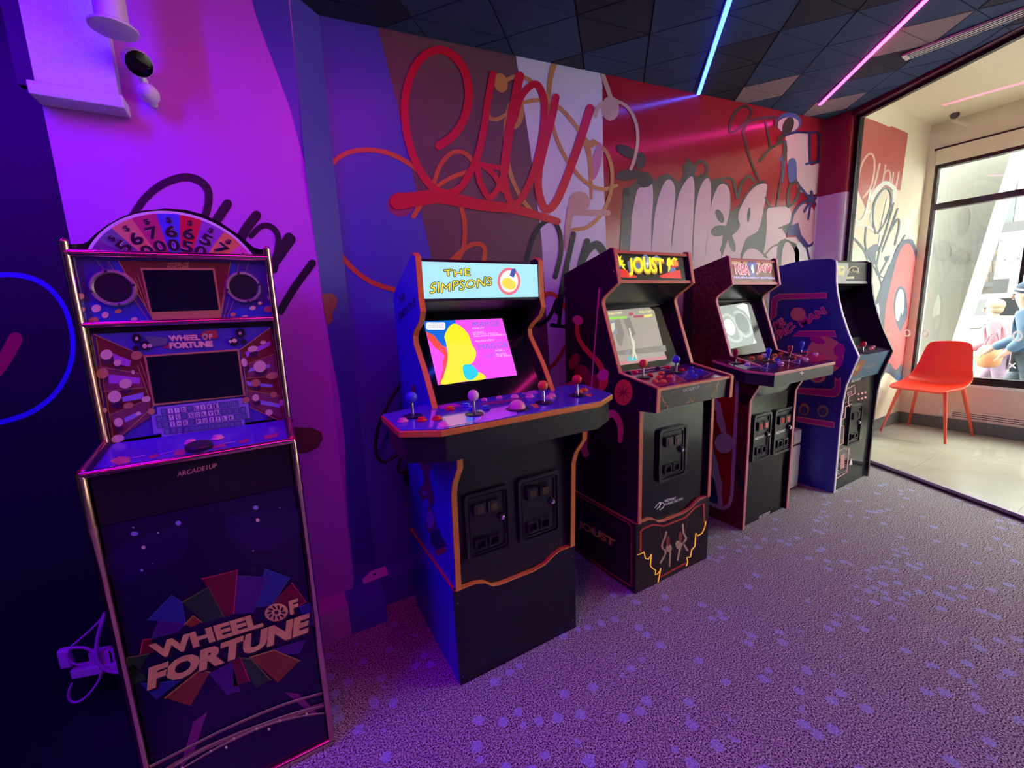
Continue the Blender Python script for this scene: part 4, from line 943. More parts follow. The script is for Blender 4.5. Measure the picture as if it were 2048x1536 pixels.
draw('maze_print', fp, mz, PF, zc, OFF, [[(478,1270),(500,1262),(497,1345),(474,1355)]], [(6,[(495,890),(558,855),(562,905),(525,925),(520,960),(530,990)]),(6,[(480,1060),(500,1050),(505,985),(540,968)]),(6,[(470,1210),(490,1200),(495,1095),(475,1100)]),(6,[(445,1412),(512,1370),(525,1230),(510,1235)]),(5,[(515,905),(540,893),(540,905),(515,918),(515,905)])], ssm=0)
dots = [oval(452+9*i,1388-4.3*i,2.4,2.4,n=6) for i in range(7)]+[oval(462+8*i,1248-4*i,2.4,2.4,n=6) for i in range(6)]+[oval(505+9*i,962-4*i,2.4,2.4,n=6) for i in range(5)]+[oval(505+8*i,885-4*i,2.2,2.2,n=6) for i in range(5)]+[oval(486+3*i,1030-12*i,2.4,2.4,n=6) for i in range(3)]+[oval(506,1355-14*i,2.4,2.4,n=6) for i in range(6)]+[oval(458+0.5*i,1375-14*i,2.4,2.4,n=6) for i in range(6)]
draw('maze_dots', fp, wd, PF, zc, OFF, dots, joined=True)
draw('front_print', fp, mz, PF, zc, OFF, [oval(582+20*i,910+30*k-5*i,7,7,n=8) for i in range(3) for k in range(2)])
draw('front_print', fp, wd, PF, zc, OFF, [[(538,1290),(545,1328),(524,1330)]])
lettering('front_lettering', fp, wd, 'ARCADE1UP', PF, zc, (538,845), (598,823), (538,828), OFF, 0.04)
door_px(root, PF, zc, (522,988), (592,962), (578,1190), (500,1215), 1.268, black_m)
PSD = Plane((A0,0,0), (-1,0,0))
sp_ = [o for o in root.children if o.name.startswith('side_panel')][0]
mg, ob_ = paint('band_magenta', (0.62,0.02,0.30)), paint('band_orange', (0.90,0.36,0.22))
bands = [[(62,475),(66,360),(78,335),(110,318),(395,308),(397,345),(130,352),(108,362),(102,385),(98,450)],
         [(190,570),(232,535),(440,533),(455,574)],
         [(225,872),(425,880),(440,865),(443,810),(460,826),(478,808),(478,890),(462,920),(430,930),(225,908)],
         [(215,1040),(442,1075),(440,1112),(213,1072)]]
for b_ in bands:
    cx = sum(p[0] for p in b_)/len(b_); cy = sum(p[1] for p in b_)/len(b_)
    draw('side_band', sp_, ob_, PSD, zc, OFF, [b_])
def inset(poly, d):
    n = len(poly); out = []
    A = sum(poly[i][0]*poly[(i+1) % n][1]-poly[(i+1) % n][0]*poly[i][1] for i in range(n))
    s = 1 if A > 0 else -1
    for i in range(n):
        a, b, c = Vector(poly[i-1]), Vector(poly[i]), Vector(poly[(i+1) % n])
        d1, d2 = (b-a).normalized(), (c-b).normalized()
        n1, n2 = Vector((-d1.y, d1.x))*s, Vector((-d2.y, d2.x))*s
        k = n1+n2; k = k/max(0.35, k.dot(n1)) if k.length > 1e-6 else n1
        out.append(tuple(b+k*d))
    return out
draw('side_band', sp_, mg, PSD, zc, 2*OFF, [inset(b_, 5) for b_ in bands])
for s, bl, br, tl in (('MS.',(92,528),(152,495),(82,488)),('PAC-',(98,592),(208,528),(96,540)),('MAN',(248,512),(394,432),(226,478))):
    outlined('side_lettering', sp_, ob_, s, PSD, zc, bl, br, tl, 2*OFF, 5, 0.02)
    lettering('side_lettering', sp_, mg, s, PSD, zc, bl, br, tl, 3.5*OFF, 0.02)
draw('side_print', sp_, ob_, PSD, zc, OFF, [oval(385,680,112,108,0.25),oval(340,800,52,44),oval(225,438,45,40)])
draw('side_print', sp_, mg, PSD, zc, 2*OFF, [oval(470,650,34,40,0.3),oval(470,720,20,34,0.4),oval(340,592,48,20,0.3),oval(342,808,26,24)])
draw('side_print', sp_, paint('print_ochre', (0.48,0.26,0.12)), PSD, zc, OFF, [oval(262,998,30,36),oval(372,1010,32,36)])
draw('side_print', sp_, paint('print_slate', (0.06,0.07,0.20)), PSD, zc, 2*OFF, [oval(260,1004,22,24),oval(370,1014,24,24)])
screws(sp_, PSD, zc, [(80,415),(463,798),(452,905),(445,990),(428,1185)], 5)

# ------------------------------------------------------------------ 5: game-show wheel cabinet in the foreground
root = thing('arcade_cabinet', (-0.18,1.55,0), 'game show arcade cabinet with gold rails, half prize wheel on top and two dark screens', 'arcade cabinet', 'arcade cabinets along the wall')
cab5 = root
A0, A1 = -0.398, 0.034
goldr = mat('rose_gold_rail', (0.85,0.50,0.36), rough=0.14, metal=1.0, namt=0)
prof = [(1.74,0.0),(1.74,1.495),(1.462,1.495),(1.455,1.03),(1.452,1.012),(1.268,0.985),(1.268,0.0)]
for xa, xb in ((A0, A0+0.016), (A1-0.016, A1)): ob('side_panel', yz(prof, xa, xb), mat('midnight_side_vinyl', (0.012,0.010,0.03), 0.3), root)
ob('back_panel', yz([(1.72,0.02),(1.735,0.02),(1.735,1.48),(1.72,1.48)], A0+0.016, A1-0.016), black_p, root)
ob('top_board', yz([(1.47,1.475),(1.72,1.475),(1.72,1.485),(1.47,1.485)], A0+0.016, A1-0.016), black_p, root)
for xx in (A0+0.004, A1-0.004):
    mb = MB(); mb.tube([(xx,1.262,0.02),(xx,1.262,0.845)], 0.0095, 12); mb.tube([(xx,1.262,0.853),(xx,1.262,0.972),(xx,1.264,0.984)], 0.0095, 12); mb.tube([(xx,1.2620,0.840),(xx,1.2620,0.858)], 0.0115, 12)
    ob('rail', mb, goldr, root, smooth=45)
    mb = MB(); mb.tube([(xx,1.268,0.986),(xx,1.440,1.010)], 0.0075, 10); ob('rail', mb, goldr, root, smooth=45)
    mb = MB(); mb.tube([(xx,1.446,1.006),(xx,1.447,1.512)], 0.0095, 12); mb.ball((xx,1.447,1.512), 0.0095, 6); ob('rail', mb, goldr, root, smooth=45)
for y, z_, r in ((1.446,1.487,0.0090),(1.446,1.313,0.0080),(1.262,0.981,0.0085),(1.262,0.012,0.0105)):
    mb = MB(); mb.tube([(A0+0.004,y,z_),(A1-0.004,y,z_)], r, 12); ob('cross_rail', mb, goldr, root, smooth=45)
xi0, xi1 = A0+0.012, A1-0.012
w1, w2, w3 = zm(100,400,0.24414), zm(150,620,0.22949), zm(0,1000,0.35156)
up, PU = panel('upper_panel', root, (1.457,1.487), (1.457,1.313), xi0, xi1, mat('violet_panel_print', (0.06,0.035,0.26), 0.15, nscale=8, namt=0.3))
tan, rust, lilac, nvy = paint('print_tan_gold', (0.50,0.26,0.10), 0.2), paint('print_rust', (0.17,0.035,0.025), 0.2), paint('print_lilac', (0.30,0.22,0.62), 0.2), paint('print_royal', (0.04,0.05,0.45), 0.2)
coin_m, coin_d = mat('coin_cream', (0.72,0.50,0.38), 0.35), mat('coin_bronze', (0.50,0.22,0.10), 0.35)
glassy = mat('dark_display_glass', (0.006,0.005,0.012), rough=0.05, namt=0)
def U(name, m, k, polys=(), strokes=(), ssm=0): return draw(name, up, m, PU, w1, OFF*k, polys, strokes, ssm=ssm)
U('print_field', nvy, 1, [[(190,830),(700,860),(830,985),(260,1000)],[(1420,985),(1500,900),(1840,850),(1840,970)],[(500,505),(560,505),(660,690),(620,690)],[(1480,515),(1530,515),(1510,620),(1470,620)]])
U('print_field', rust, 2, [[(560,500),(1480,510),(1395,960),(850,985)]])
U('print_field', tan, 3, [[(830,935),(1400,915),(1395,965),(850,988)]], [(7,[(565,502),(850,985)]),(7,[(1478,512),(1400,965)]),(4,[(480,505),(810,985)]),(4,[(1550,515),(1425,965)]),(4,[(1630,515),(1450,965)]),(4,[(385,500),(470,605)]),(6,[(700,640),(805,915)]),(6,[(1440,650),(1405,900)]),(5,[(720,610),(815,900)])])
lettering('panel_lettering', up, tan, 'WHEEL OF', PU, w1, (965,535), (1140,535), (965,512), 4*OFF, 0.02)
lettering('panel_lettering', up, tan, 'FORTUNE', PU, w1, (965,560), (1140,560), (965,538), 4*OFF, 0.03)
tf = U('display_frame', tan, 4, [[(742,558),(1350,560),(1405,918),(822,938)]])
draw('display', tf, glassy, PU, w1, OFF*5, [[(762,575),(1335,575),(1385,900),(838,918)]])
for (cx, cz, cr) in ((-0.3205,1.403,0.0465),(-0.0395,1.404,0.0445)):
    mb = MB(); mb.lathe([(cr,0),(cr*1.0,0.004),(cr*0.93,0.010),(cr*0.84,0.010),(cr*0.76,0.003)], (cx,1.456,cz), (0,-1,0), 28); sr = ob('speaker_ring', mb, mat('satin_gold_chrome', (0.92,0.76,0.68), rough=0.3, metal=0.9, namt=0), root, smooth=50)
    mb = MB(); mb.lathe([(cr*0.80,0),(cr*0.80,0.0045),(0.001,0.005)], (cx,1.456,cz), (0,-1,0), 28); ob('speaker_mesh', mb, black_m, sr)
    for a in range(4):
        q = R(45+90*a-35); mb = MB(); mb.ball((cx+cr*0.9*math.cos(q),1.4455,cz+cr*0.9*math.sin(q)), 0.0035, 5); ob('ring_screw', mb, black_m, sr)
def coins(parent, pl, z, pts, k, m):
    for (x, y, r, ry) in pts: draw('printed_coin', parent, m, pl, z, OFF*k, [oval(x,y,r,ry,-0.2,14)])
coins(up, PU, w1, [(252,790,32,26),(382,888,40,32),(455,942,30,26),(270,898,22,18),(690,978,30,18),(1800,800,18,22),(1660,885,26,18),(1720,845,16,14),(1595,958,28,14)], 3, coin_m)
coins(up, PU, w1, [(360,985,44,26),(560,912,30,18),(1785,895,32,26),(1500,938,24,16),(1695,965,26,12)], 3, coin_d)
# wheel header
PH = Plane((0,1.470,0), (0,-1,0))
hp = [(120,520),(120,372),(175,360),(270,356),(310,335),(370,275),(470,200),(600,130),(760,85),(940,68),(1100,76),(1260,118),(1400,185),(1540,280),(1620,345),(1670,388),(1720,402),(1800,402),(1800,520)]
mb = MB(); mb.prism([PH.pt(*w1(p), -0.002) for p in hp], (0,0.014,0)); hd = ob('wheel_header', mb, black_p, root)
def circ3(a, b, c):
    ax, ay, bx, by, cx, cy = a[0], a[1], b[0], b[1], c[0], c[1]
    d = 2*(ax*(by-cy)+bx*(cy-ay)+cx*(ay-by))
    ux = ((ax*ax+ay*ay)*(by-cy)+(bx*bx+by*by)*(cy-ay)+(cx*cx+cy*cy)*(ay-by))/d
    uy = ((ax*ax+ay*ay)*(cx-bx)+(bx*bx+by*by)*(ax-cx)+(cx*cx+cy*cy)*(bx-ax))/d
    return ux, uy, math.hypot(ax-ux, ay-uy)
q3 = [PH.pt(*w1(p)) for p in ((300,430),(980,92),(1665,455))]
ccx, ccz, cr = circ3(*[(p.x, p.z) for p in q3])
zb_ = 1.482
def wedge(a0, a1, r0, r1, k, m, nm, n=5):
    P = []
    for i in range(n+1):
        a = a0+(a1-a0)*i/n; P.append((ccx+r1*math.cos(a), ccz+r1*math.sin(a)))
    for i in range(n+1):
        a = a1+(a0-a1)*i/n; s = max(r0, (zb_-ccz)/max(0.05, math.sin(a))); s = min(s, r1-0.0005); P.append((ccx+s*math.cos(a), ccz+s*math.sin(a)))
    mb = MB(); mb.flat([(x,1.468-OFF*k,z) for x,z in P], Vector((0,-1,0))); return ob(nm, mb, m, hd)
amin = math.asin(min(0.99,(zb_-ccz)/cr))+0.005
wedge(amin, math.pi-amin, 0, cr, 1, mat('wheel_rim_white', (0.75,0.70,0.78), 0.3), 'wheel_rim', 40)
bp = [PH.pt(*w1(p)) for p in ((400,325),(505,232),(668,150),(868,108),(1062,114),(1252,152),(1430,258),(1556,372))]
ba = [math.pi-amin-0.01]+[math.atan2(p.z-ccz, p.x-ccx) for p in bp]+[amin+0.01]
wc = [(0.20,0.05,0.26),(0.16,0.15,0.28),(0.72,0.28,0.16),(0.55,0.04,0.16),(0.08,0.07,0.72),(0.70,0.02,0.05),(0.30,0.08,0.50),(0.75,0.28,0.10),(0.80,0.10,0.45)]
vals = ['$','$500','$600','$700','$600','$650','$500','$700','$50']
lav = mat('digit_outline', (0.60,0.45,0.62), 0.3)
for i in range(9):
    a1_, a0_ = ba[i], ba[i+1]
    wedge(a0_, a1_, 0, cr*0.965, 2, paint('wheel_colour_%d' % i, wc[i], 0.25), 'wheel_wedge')
    am = (a0_+a1_)/2; rad = Vector((math.cos(am),0,math.sin(am))); tan_ = Vector((math.sin(am),0,-math.cos(am)))
    rpos = cr*0.925
    for k, ch in enumerate(vals[i]):
        hgt = cr*(0.085 if k == 0 else 0.165); wd_ = cr*(0.06 if k == 0 else 0.130)
        rpos -= hgt
        c = Vector((ccx,1.468,ccz))+rad*rpos
        if c.z < zb_+0.002: break
        for dm, kk, bo in ((lav,3,0.06),(ink,4,0.03)):
            mb = MB(); text_mb(mb, ch, c-tan_*wd_*0.5, c+tan_*wd_*0.5, c-tan_*wd_*0.5+rad*hgt*0.92, Vector((0,-1,0)), OFF*kk, bo); ob('wheel_digit', mb, dm, hd)
        rpos -= cr*0.012
# screen panel
mp, PM = panel('screen_panel', root, (1.457,1.313), (1.457,1.010), xi0, xi1, mat('indigo_panel_print', (0.075,0.05,0.40), 0.15, nscale=8, namt=0.25))
def S(name, m, k, polys=(), strokes=(), ssm=0, joined=False): return draw(name, mp, m, PM, w2, OFF*k, polys, strokes, ssm=ssm, joined=joined)
S('panel_border', black_p, 1, [[(60,130),(1750,80),(1755,140),(140,210)],[(60,130),(145,205),(320,1190),(220,1220)],[(1700,140),(1760,110),(1880,1000),(1830,985)],[(300,1190),(1840,985),(1880,1010),(220,1240)]])
S('print_field', rust, 2, [[(170,215),(600,395),(690,835),(330,1160)],[(1440,345),(1700,155),(1835,985),(1530,845)]])
S('print_field', paint('print_wine', (0.22,0.05,0.10), 0.2), 3, [[(205,480),(560,545),(600,675),(255,710)],[(290,910),(660,770),(650,940),(400,1100)],[(1490,470),(1730,390),(1760,560),(1500,590)],[(1500,700),(1780,740),(1800,940),(1530,840)]])
S('print_beam', paint('print_orchid', (0.42,0.10,0.55), 0.2), 4, [[(330,375),(490,440),(480,490),(350,470)],[(1480,370),(1700,270),(1700,310),(1500,410)],[(290,560),(570,590),(570,640),(300,640)]])
S('print_beam', lilac, 4, [[(410,760),(600,715),(600,770),(420,800)],[(430,940),(560,880),(600,900),(440,980)],[(1490,620),(1720,650),(1720,670),(1510,660)],[(1600,780),(1790,820),(1790,850),(1620,820)],[(1500,510),(1700,470),(1700,500),(1510,540)]])
S('print_field', paint('print_sage', (0.14,0.16,0.20), 0.2), 3, [[(600,225),(810,240),(800,300),(680,320)]])
S('print_field', paint('print_ember', (0.42,0.05,0.06), 0.2), 4, [[(1080,230),(1130,180),(1230,175),(1250,240),(1190,250)],[(760,330),(830,290),(850,335)]])
S('print_line', tan, 5, (), [(7,[(170,212),(600,398)]),(7,[(690,835),(330,1165)]),(7,[(1440,345),(1702,155)]),(7,[(1530,845),(1835,985)]),(5,[(250,500),(560,550)]),(5,[(250,708),(605,675)]),(5,[(300,915),(655,770)]),(5,[(1500,470),(1735,385)]),(5,[(1495,592),(1750,575)]),(5,[(1495,695),(1790,745)]),(6,[(150,225),(320,1190)]),(5,[(190,240),(345,1150)]),(6,[(550,480),(650,760)]),(6,[(575,450),(670,740)]),(6,[(1465,420),(1500,740)]),(5,[(1715,170),(1825,975)])])
sf = S('display_frame', tan, 6, [[(600,395),(1430,338),(1487,745),(685,832)]])
draw('display', sf, glassy, PM, w2, OFF*7, [[(625,410),(1415,355),(1467,738),(700,812)]])
S('lamp_print', ink, 5, [oval(540,245,42,42),oval(615,310,46,42),oval(535,335,30,26),oval(1440,200,42,42),oval(1385,272,48,36),oval(1470,275,24,22)])
S('lamp_print', coin_m, 6, [oval(542,248,14,16),oval(612,312,20,22),oval(655,310,20,16),oval(1440,203,14,14),oval(1392,266,22,18),oval(1355,272,14,14)])
lgm = paint('logo_blush', (0.80,0.52,0.34), 0.2)
lettering('panel_lettering', mp, lgm, 'WHEEL', PM, w2, (825,272), (1100,262), (812,222), 6*OFF, 0.06)
lettering('panel_lettering', mp, lgm, 'F', PM, w2, (1170,255), (1200,252), (1168,210), 6*OFF, 0.06)
S('logo_wheel', lgm, 6, [star(1135,232,30,24,9)]); S('logo_wheel', ink, 7, [oval(1135,232,8,8)], [(3,[(1135+10*math.cos(a),232+10*math.sin(a)),(1135+22*math.cos(a),232+22*math.sin(a))]) for a in [R(40*i) for i in range(9)]])
lettering('panel_lettering', mp, lgm, 'FORTUNE', PM, w2, (828,338), (1205,320), (822,282), 6*OFF, 0.07)
coins(mp, PM, w2, [(280,388,54,44),(375,458,34,28),(445,640,58,42),(350,752,60,52),(625,775,40,26),(385,975,40,40),(378,1118,58,34),(268,868,18,22),(510,540,14,20),(1548,338,44,26),(1640,282,28,16),(1475,455,26,38),(1612,490,56,50),(1575,762,30,30),(1690,890,32,26),(1800,805,20,26),(555,900,26,16)], 6, coin_m)
coins(mp, PM, w2, [(540,395,50,40),(245,550,54,46),(470,830,46,26),(1720,570,54,30),(1575,632,40,34),(1730,735,32,26),(1490,782,34,28),(670,880,32,30)], 6, coin_d)
coins(mp, PM, w2, [(285,440,48,34),(380,510,36,26),(250,600,48,30),(455,695,52,32),(365,820,50,32),(390,1035,40,26),(410,1165,50,26),(1560,385,42,26),(1490,508,36,30),(1620,545,54,28),(1580,675,40,22),(1585,805,32,24),(1700,940,30,18)], 5, mat('coin_shadow_print', (0.06,0.01,0.05), 0.3))
# puzzle board
board = [(715,845),(1455,762),(1462,815),(1510,810),(1528,935),(1478,950),(1482,1000),(760,1118),(755,1070),(690,1075),(665,915),(718,905)]
pb = S('puzzle_board', lilac, 5, [board])
bl0, br0, tl0 = Vector((722,1108)), Vector((1512,985)), Vector((672,850))   # lattice corner guess in the print
gx, gy = 14, 4
ex, ey = Vector((56.5,-6.2)), Vector((9.0,57.5))
o0 = Vector((700,900))
rows = ["..I'D LIKE....", "..TO SOLVE....", "..THE PUZZLE..", ".............."]
tm, tb_, tl_ = paint('puzzle_teal', (0.14,0.20,0.36), 0.25), paint('puzzle_dark', (0.05,0.05,0.16), 0.25), paint('puzzle_white', (0.75,0.68,0.80), 0.25)
sq_d, sq_t, sq_w, letters = [], [], [], []
for r in range(4):
    for c in range(14):
        if r in (0, 3) and c in (0, 13): continue
        p = Vector((690,862))+ex*c+ey*r+Vector((0,0))
        def quad(k): return [tuple(p+ex*u+ey*v) for u, v in ((k,k),(1-k,k),(1-k,1-k),(k,1-k))]
        sq_d.append(quad(0.07)); ch = rows[r][c]
        if ch in '. ': sq_t.append(quad(0.16))
        else:
            sq_w.append(quad(0.13)); letters.append((ch, p))
S('puzzle_cell', tb_, 6, sq_d); S('puzzle_cell', tm, 7, sq_t); S('puzzle_cell', tl_, 7, sq_w)
for ch, p in letters:
    k = 0.44 if ch in "'I" else 0.28
    kt = 0.55 if ch == "'" else 0.76
    lettering('puzzle_letter', pb, ink, ch, PM, w2, tuple(p+ex*k+ey*kt), tuple(p+ex*(1-k)+ey*kt), tuple(p+ex*k+ey*0.26), 8*OFF, 0.02)
# deck and front
deck, PDp = panel('control_deck', root, (1.452,1.004), (1.266,0.979), xi0, xi1, mat('violet_deck_print', (0.09,0.05,0.42), rough=0.12, namt=0.2, nscale=10, coat=0.5))
PDk = Plane((0,1.266,0.979), (0,-0.025,0.186))
def D(m, k, polys, strokes=()): return draw('deck_print', deck, m, PDk, w2, OFF*k, polys, strokes, ssm=0)
D(paint('deck_rosewood', (0.42,0.06,0.14), 0.15), 1, [[(870,1230),(980,1205),(960,1260),(860,1270)],[(1200,1190),(1300,1165),(1320,1190),(1200,1215)],[(1420,1145),(1510,1120),(1520,1150),(1440,1170)],[(1640,1100),(1780,1070),(1760,1110),(1660,1130)],[(640,1280),(720,1250),(730,1280),(660,1300)]])
D(paint('deck_tan2', (0.55,0.22,0.16), 0.15), 1, [[(300,1320),(380,1280),(480,1285),(480,1330),(380,1355)]])
D(paint('deck_pinkline2', (0.70,0.25,0.60), 0.15), 2, [], [(6,[(930,1280),(1300,1230)]),(5,[(740,1265),(860,1235)]),(5,[(1300,1170),(1400,1150)]),(5,[(500,1295),(610,1275)])])
dp = PDk.pt(*w2((1085,1205)))
mb = MB(); mb.lathe([(0.030,0),(0.030,0.010),(0.027,0.013),(0.010,0.013)], dp, (0,-0.13,1), 26); ob('spinner', mb, black_m, deck, smooth=40)
for p in ((1010,1160),(1245,1120)): button(deck, PDk.pt(*w2(p)), c_pink, 0.9)
fp, PF = panel('front_panel', root, (1.268,0.972), (1.268,0.852), xi0, xi1, mat('black_plum_front', (0.012,0.006,0.012), 0.2))
lettering('maker_lettering', fp, paint('copper_print', (0.46,0.22,0.14), 0.3), 'ARCADE1UP', PF, w2, (888,1455), (1238,1372), (890,1412), OFF, 0.03)
lp, PF2 = panel('lower_panel', root, (1.268,0.850), (1.268,0.004), xi0, xi1, mat('midnight_violet_print', (0.012,0.005,0.040), 0.2, nscale=3, namt=0.6))
def B(name, m, k, polys=(), strokes=(), ssm=0, sm=0):
    return draw(name, lp, m, PF2, w3, OFF*k, polys, strokes, sm, ssm)
B('print_glow', paint('print_dusk', (0.016,0.006,0.060), 0.2), 1, [[(600,330),(900,170),(1060,150),(1040,330),(860,430),(680,470)],[(1280,110),(1460,60),(1720,60),(1700,190),(1520,290),(1350,250)]], sm=5)
B('print_spark', coin_m, 2, [oval(1466,113,11,11),oval(817,267,12,9),oval(1440,287,4,4),oval(900,185,6,5),oval(760,155,6,4),oval(868,360,4,3)])
B('print_spark', lilac, 2, [oval(1455,42,16,12),oval(765,190,22,12),oval(1015,130,16,14),oval(808,398,8,7),oval(1592,42,5,4)])
wed = [((840,680),(980,535),(1040,580),(1060,700),'n'),((1035,578),(1188,492),(1275,660),(1165,695),'g'),((1150,445),(1350,395),(1330,640),(1285,665),'r'),((1350,425),(1515,435),(1440,640),(1330,645),'p'),((1505,388),(1650,438),(1540,600),(1445,610),'n'),((1660,468),(1740,575),(1640,640),(1540,590),'r'),((1700,605),(1785,575),(1800,705),(1745,718),'n'),((1535,850),(1740,790),(1700,870),(1640,875),'p'),((1420,890),(1560,850),(1705,910),(1580,1036),'o'),((1355,890),(1430,900),(1540,1018),(1455,1068),'g'),((1325,905),(1370,900),(1420,1025),(1330,1060),'r'),((1190,985),(1320,915),(1365,1085),(1290,1105),'p'),((1195,975),(1140,960),(940,1120),(1085,1168),'o'),((1040,1015),(940,1030),(800,1040),(890,1132),'n'),((850,870),(730,890),(718,930),(748,1055),'g'),((740,1050),(715,920),(720,895),(850,1020),'g'),((800,870),(815,790),(860,785),(880,865),'r'),((860,790),(905,680),(1060,700),(1010,750),'p'),((1050,705),(1100,655),(1150,690),(1090,720),'o')]
pal = {'n':((0.03,0.03,0.22),(0.08,0.12,0.42)),'g':((0.020,0.045,0.022),(0.14,0.13,0.03)),'r':((0.16,0.008,0.02),(0.50,0.02,0.07)),'p':((0.07,0.014,0.16),(0.12,0.03,0.24)),'o':((0.24,0.035,0.02),(0.50,0.22,0.04))}
for a, b, c, d_, k in wed:
    q = [a,b,c,d_]; m1, m2 = paint('logo_edge_'+k, pal[k][1], 0.2), paint('logo_fill_'+k, pal[k][0], 0.2)
    B('logo_wedge', m2, 3, [q]); B('logo_wedge_edge', m1, 4, (), [(7 if k in 'gro' else 3,[a,b,c] if k != 'g' else [a,b,c])])
lg = mat('copper_logo', (0.74,0.40,0.14), 0.25, namt=0.25, nscale=30); lgs = paint('logo_shadow', (0.025,0.005,0.02), 0.3)
for m, k, dx, bo in ((lgs,5,8,0.075),(lg,6,0,0.05)):
    lettering('logo_lettering', lp, m, 'WHEEL', PF2, w3, (875+dx,905+dx), (1500+dx,712+dx), (845+dx,818+dx), OFF*k, bo)
    lettering('logo_lettering', lp, m, 'FORTUNE', PF2, w3, (838+dx,1078+dx), (1752+dx,748+dx), (848+dx,945+dx), OFF*k, bo+0.01)
    lettering('logo_lettering', lp, m, 'F', PF2, w3, (1650+dx,648+dx), (1702+dx,630+dx), (1640+dx,570+dx), OFF*k, bo)
    B('logo_hub', m, k, [oval(1572+dx,633+dx,66,50,-0.2)])
B('logo_hub_spokes', lgs, 7, [oval(1572,632,12,9)]+[oval(1572+40*math.cos(a),633+31*math.sin(a),14,6,a*0.9) for a in [R(36*i) for i in range(10)]])
B('print_ray', paint('print_magenta_ray', (0.22,0.02,0.16), 0.2), 2, [[(1100,1260),(1180,1200),(1100,1440),(1020,1536)],[(1620,1090),(1700,1100),(1810,1215),(1780,1225)]])
B('print_arc', paint('print_copper_arc', (0.32,0.12,0.10), 0.2), 3, (), [(14,[(840,1520),(1000,1440),(1300,1290),(1600,1165),(1830,1095)]),(26,[(900,1560),(1100,1440),(1350,1330),(1600,1240),(1840,1160)]),(9,[(1040,1520),(1250,1400),(1500,1285),(1700,1230),(1850,1208)])], 5)
B('print_arc', paint('print_pale_arc', (0.66,0.42,0.44), 0.2), 4, (), [(4,[(840,1512),(1000,1432),(1300,1283),(1600,1158),(1830,1090)]),(4,[(1000,1500),(1200,1385),(1500,1262),(1700,1195),(1860,1160)]),(4,[(1050,1510),(1250,1392),(1500,1278),(1700,1224),(1850,1203)])], 5)
B('print_bulb', coin_m, 5, [oval(x,y,8,8) for x,y in ((1040,1515),(1200,1420),(1333,1347),(1460,1293),(1592,1247),(1530,1296),(1745,1210),(1288,1398))])
for z_ in (0.2,0.45,0.7,0.93,1.03,1.12,1.25):
    mb = MB(); mb.ball((A1+0.001,1.30,z_), 0.0035, 5); ob('screw', mb, black_m, root)
# ================================================================== mural paint on the walls
W = PWALL
z4 = zm(560,50,0.3418); zz = zm(1200,200,0.25391)
def paintw(name, m, k, z, polys=(), strokes=(), sm=0, ssm=7): return draw(name, wall_back, m, W, z, 0.0012+0.0006*k, polys, strokes, sm, ssm)
sp_red = mat('red_spray', (0.72,0.010,0.035), rough=0.35); sp_or = mat('orange_spray', (0.72,0.13,0.03), rough=0.4)
sp_am = mat('amber_spray', (0.62,0.30,0.07), rough=0.4); sp_pe = mat('peach_spray', (0.66,0.42,0.30), rough=0.5)
sp_bk = mat('black_spray', (0.012,0.010,0.018), rough=0.45); sp_ol = mat('charcoal_olive_paint', (0.060,0.052,0.048), rough=0.3)
sp_nv = mat('navy_outline_paint', (0.028,0.030,0.15), rough=0.3); sp_bl = mat('periwinkle_paint', (0.10,0.13,0.42), rough=0.3)
pk_p = mat('pale_pink_paint', (0.74,0.52,0.56), rough=0.3)
# broad colour fields
paintw('paint_field', blue_p, 0, IDN, [[(600,-60),(745,-60),(758,64),(796,217),(861,508),(900,760),(960,1300),(700,1300),(690,700),(630,0)]])
paintw('paint_field', brown_p, 0, IDN, [[(745,-60),(1015,-20),(1032,115),(1059,289),(1083,480),(1102,778),(1150,1200),(960,1300),(900,760),(861,508),(796,217),(758,64)]])
paintw('paint_field', white_p, 0, IDN, [[(1015,-20),(1203,60),(1204,151),(1206,323),(1213,505),(1225,800),(1240,1100),(1150,1200),(1102,778),(1083,480),(1059,289),(1032,115)]])
paintw('paint_field', white_p, 1, IDN, [[(1640,420),(1655,397),(1672,380),(1700,362),(1700,1000),(1560,1000),(1560,540)]])
paintw('paint_field', pk_p, 0, IDN, [[(1262,500),(1640,470),(1640,900),(1262,900)]])
# big red script
paintw('spray_haze', mat('rose_spray', (0.34,0.03,0.13), rough=0.5), 1, z4, [oval(705,1050,80,72)])
paintw('red_script', sp_red, 6, z4, (), [
 (40,[(930,708),(1010,650),(1075,550),(1103,420),(1085,290),(1030,200),(950,150),(870,165),(800,230),(750,340),(728,470),(735,600),(765,730),(820,860),(890,950),(970,985),(1050,955),(1110,865),(1160,750),(1192,600),(1215,440),(1243,290)],(1.25,1.0)),
 (52,[(1400,300),(1380,400),(1350,560),(1325,720),(1310,860)],(1.0,1.0)),
 (40,[(1365,560),(1400,440),(1450,370),(1500,350),(1538,420),(1545,540),(1520,720),(1475,880),(1420,1000),(1370,1050),(1330,1000),(1310,900)]),
 (44,[(1612,425),(1590,540),(1545,710),(1512,860),(1512,980),(1552,1080),(1610,1040),(1665,920),(1725,760),(1775,610),(1812,490)],(0.95,1.1)),
 (34,[(1155,840),(1168,920),(1220,1010),(1272,960),(1300,890)]),(30,[(1160,815),(1240,830),(1320,845)]),(30,[(1180,820),(1250,880),(1300,970)]),
 (56,[(690,1035),(800,1020),(920,1005),(1050,1030),(1200,1058),(1350,1075),(1500,1115),(1620,1150)],(1.7,0.7))])
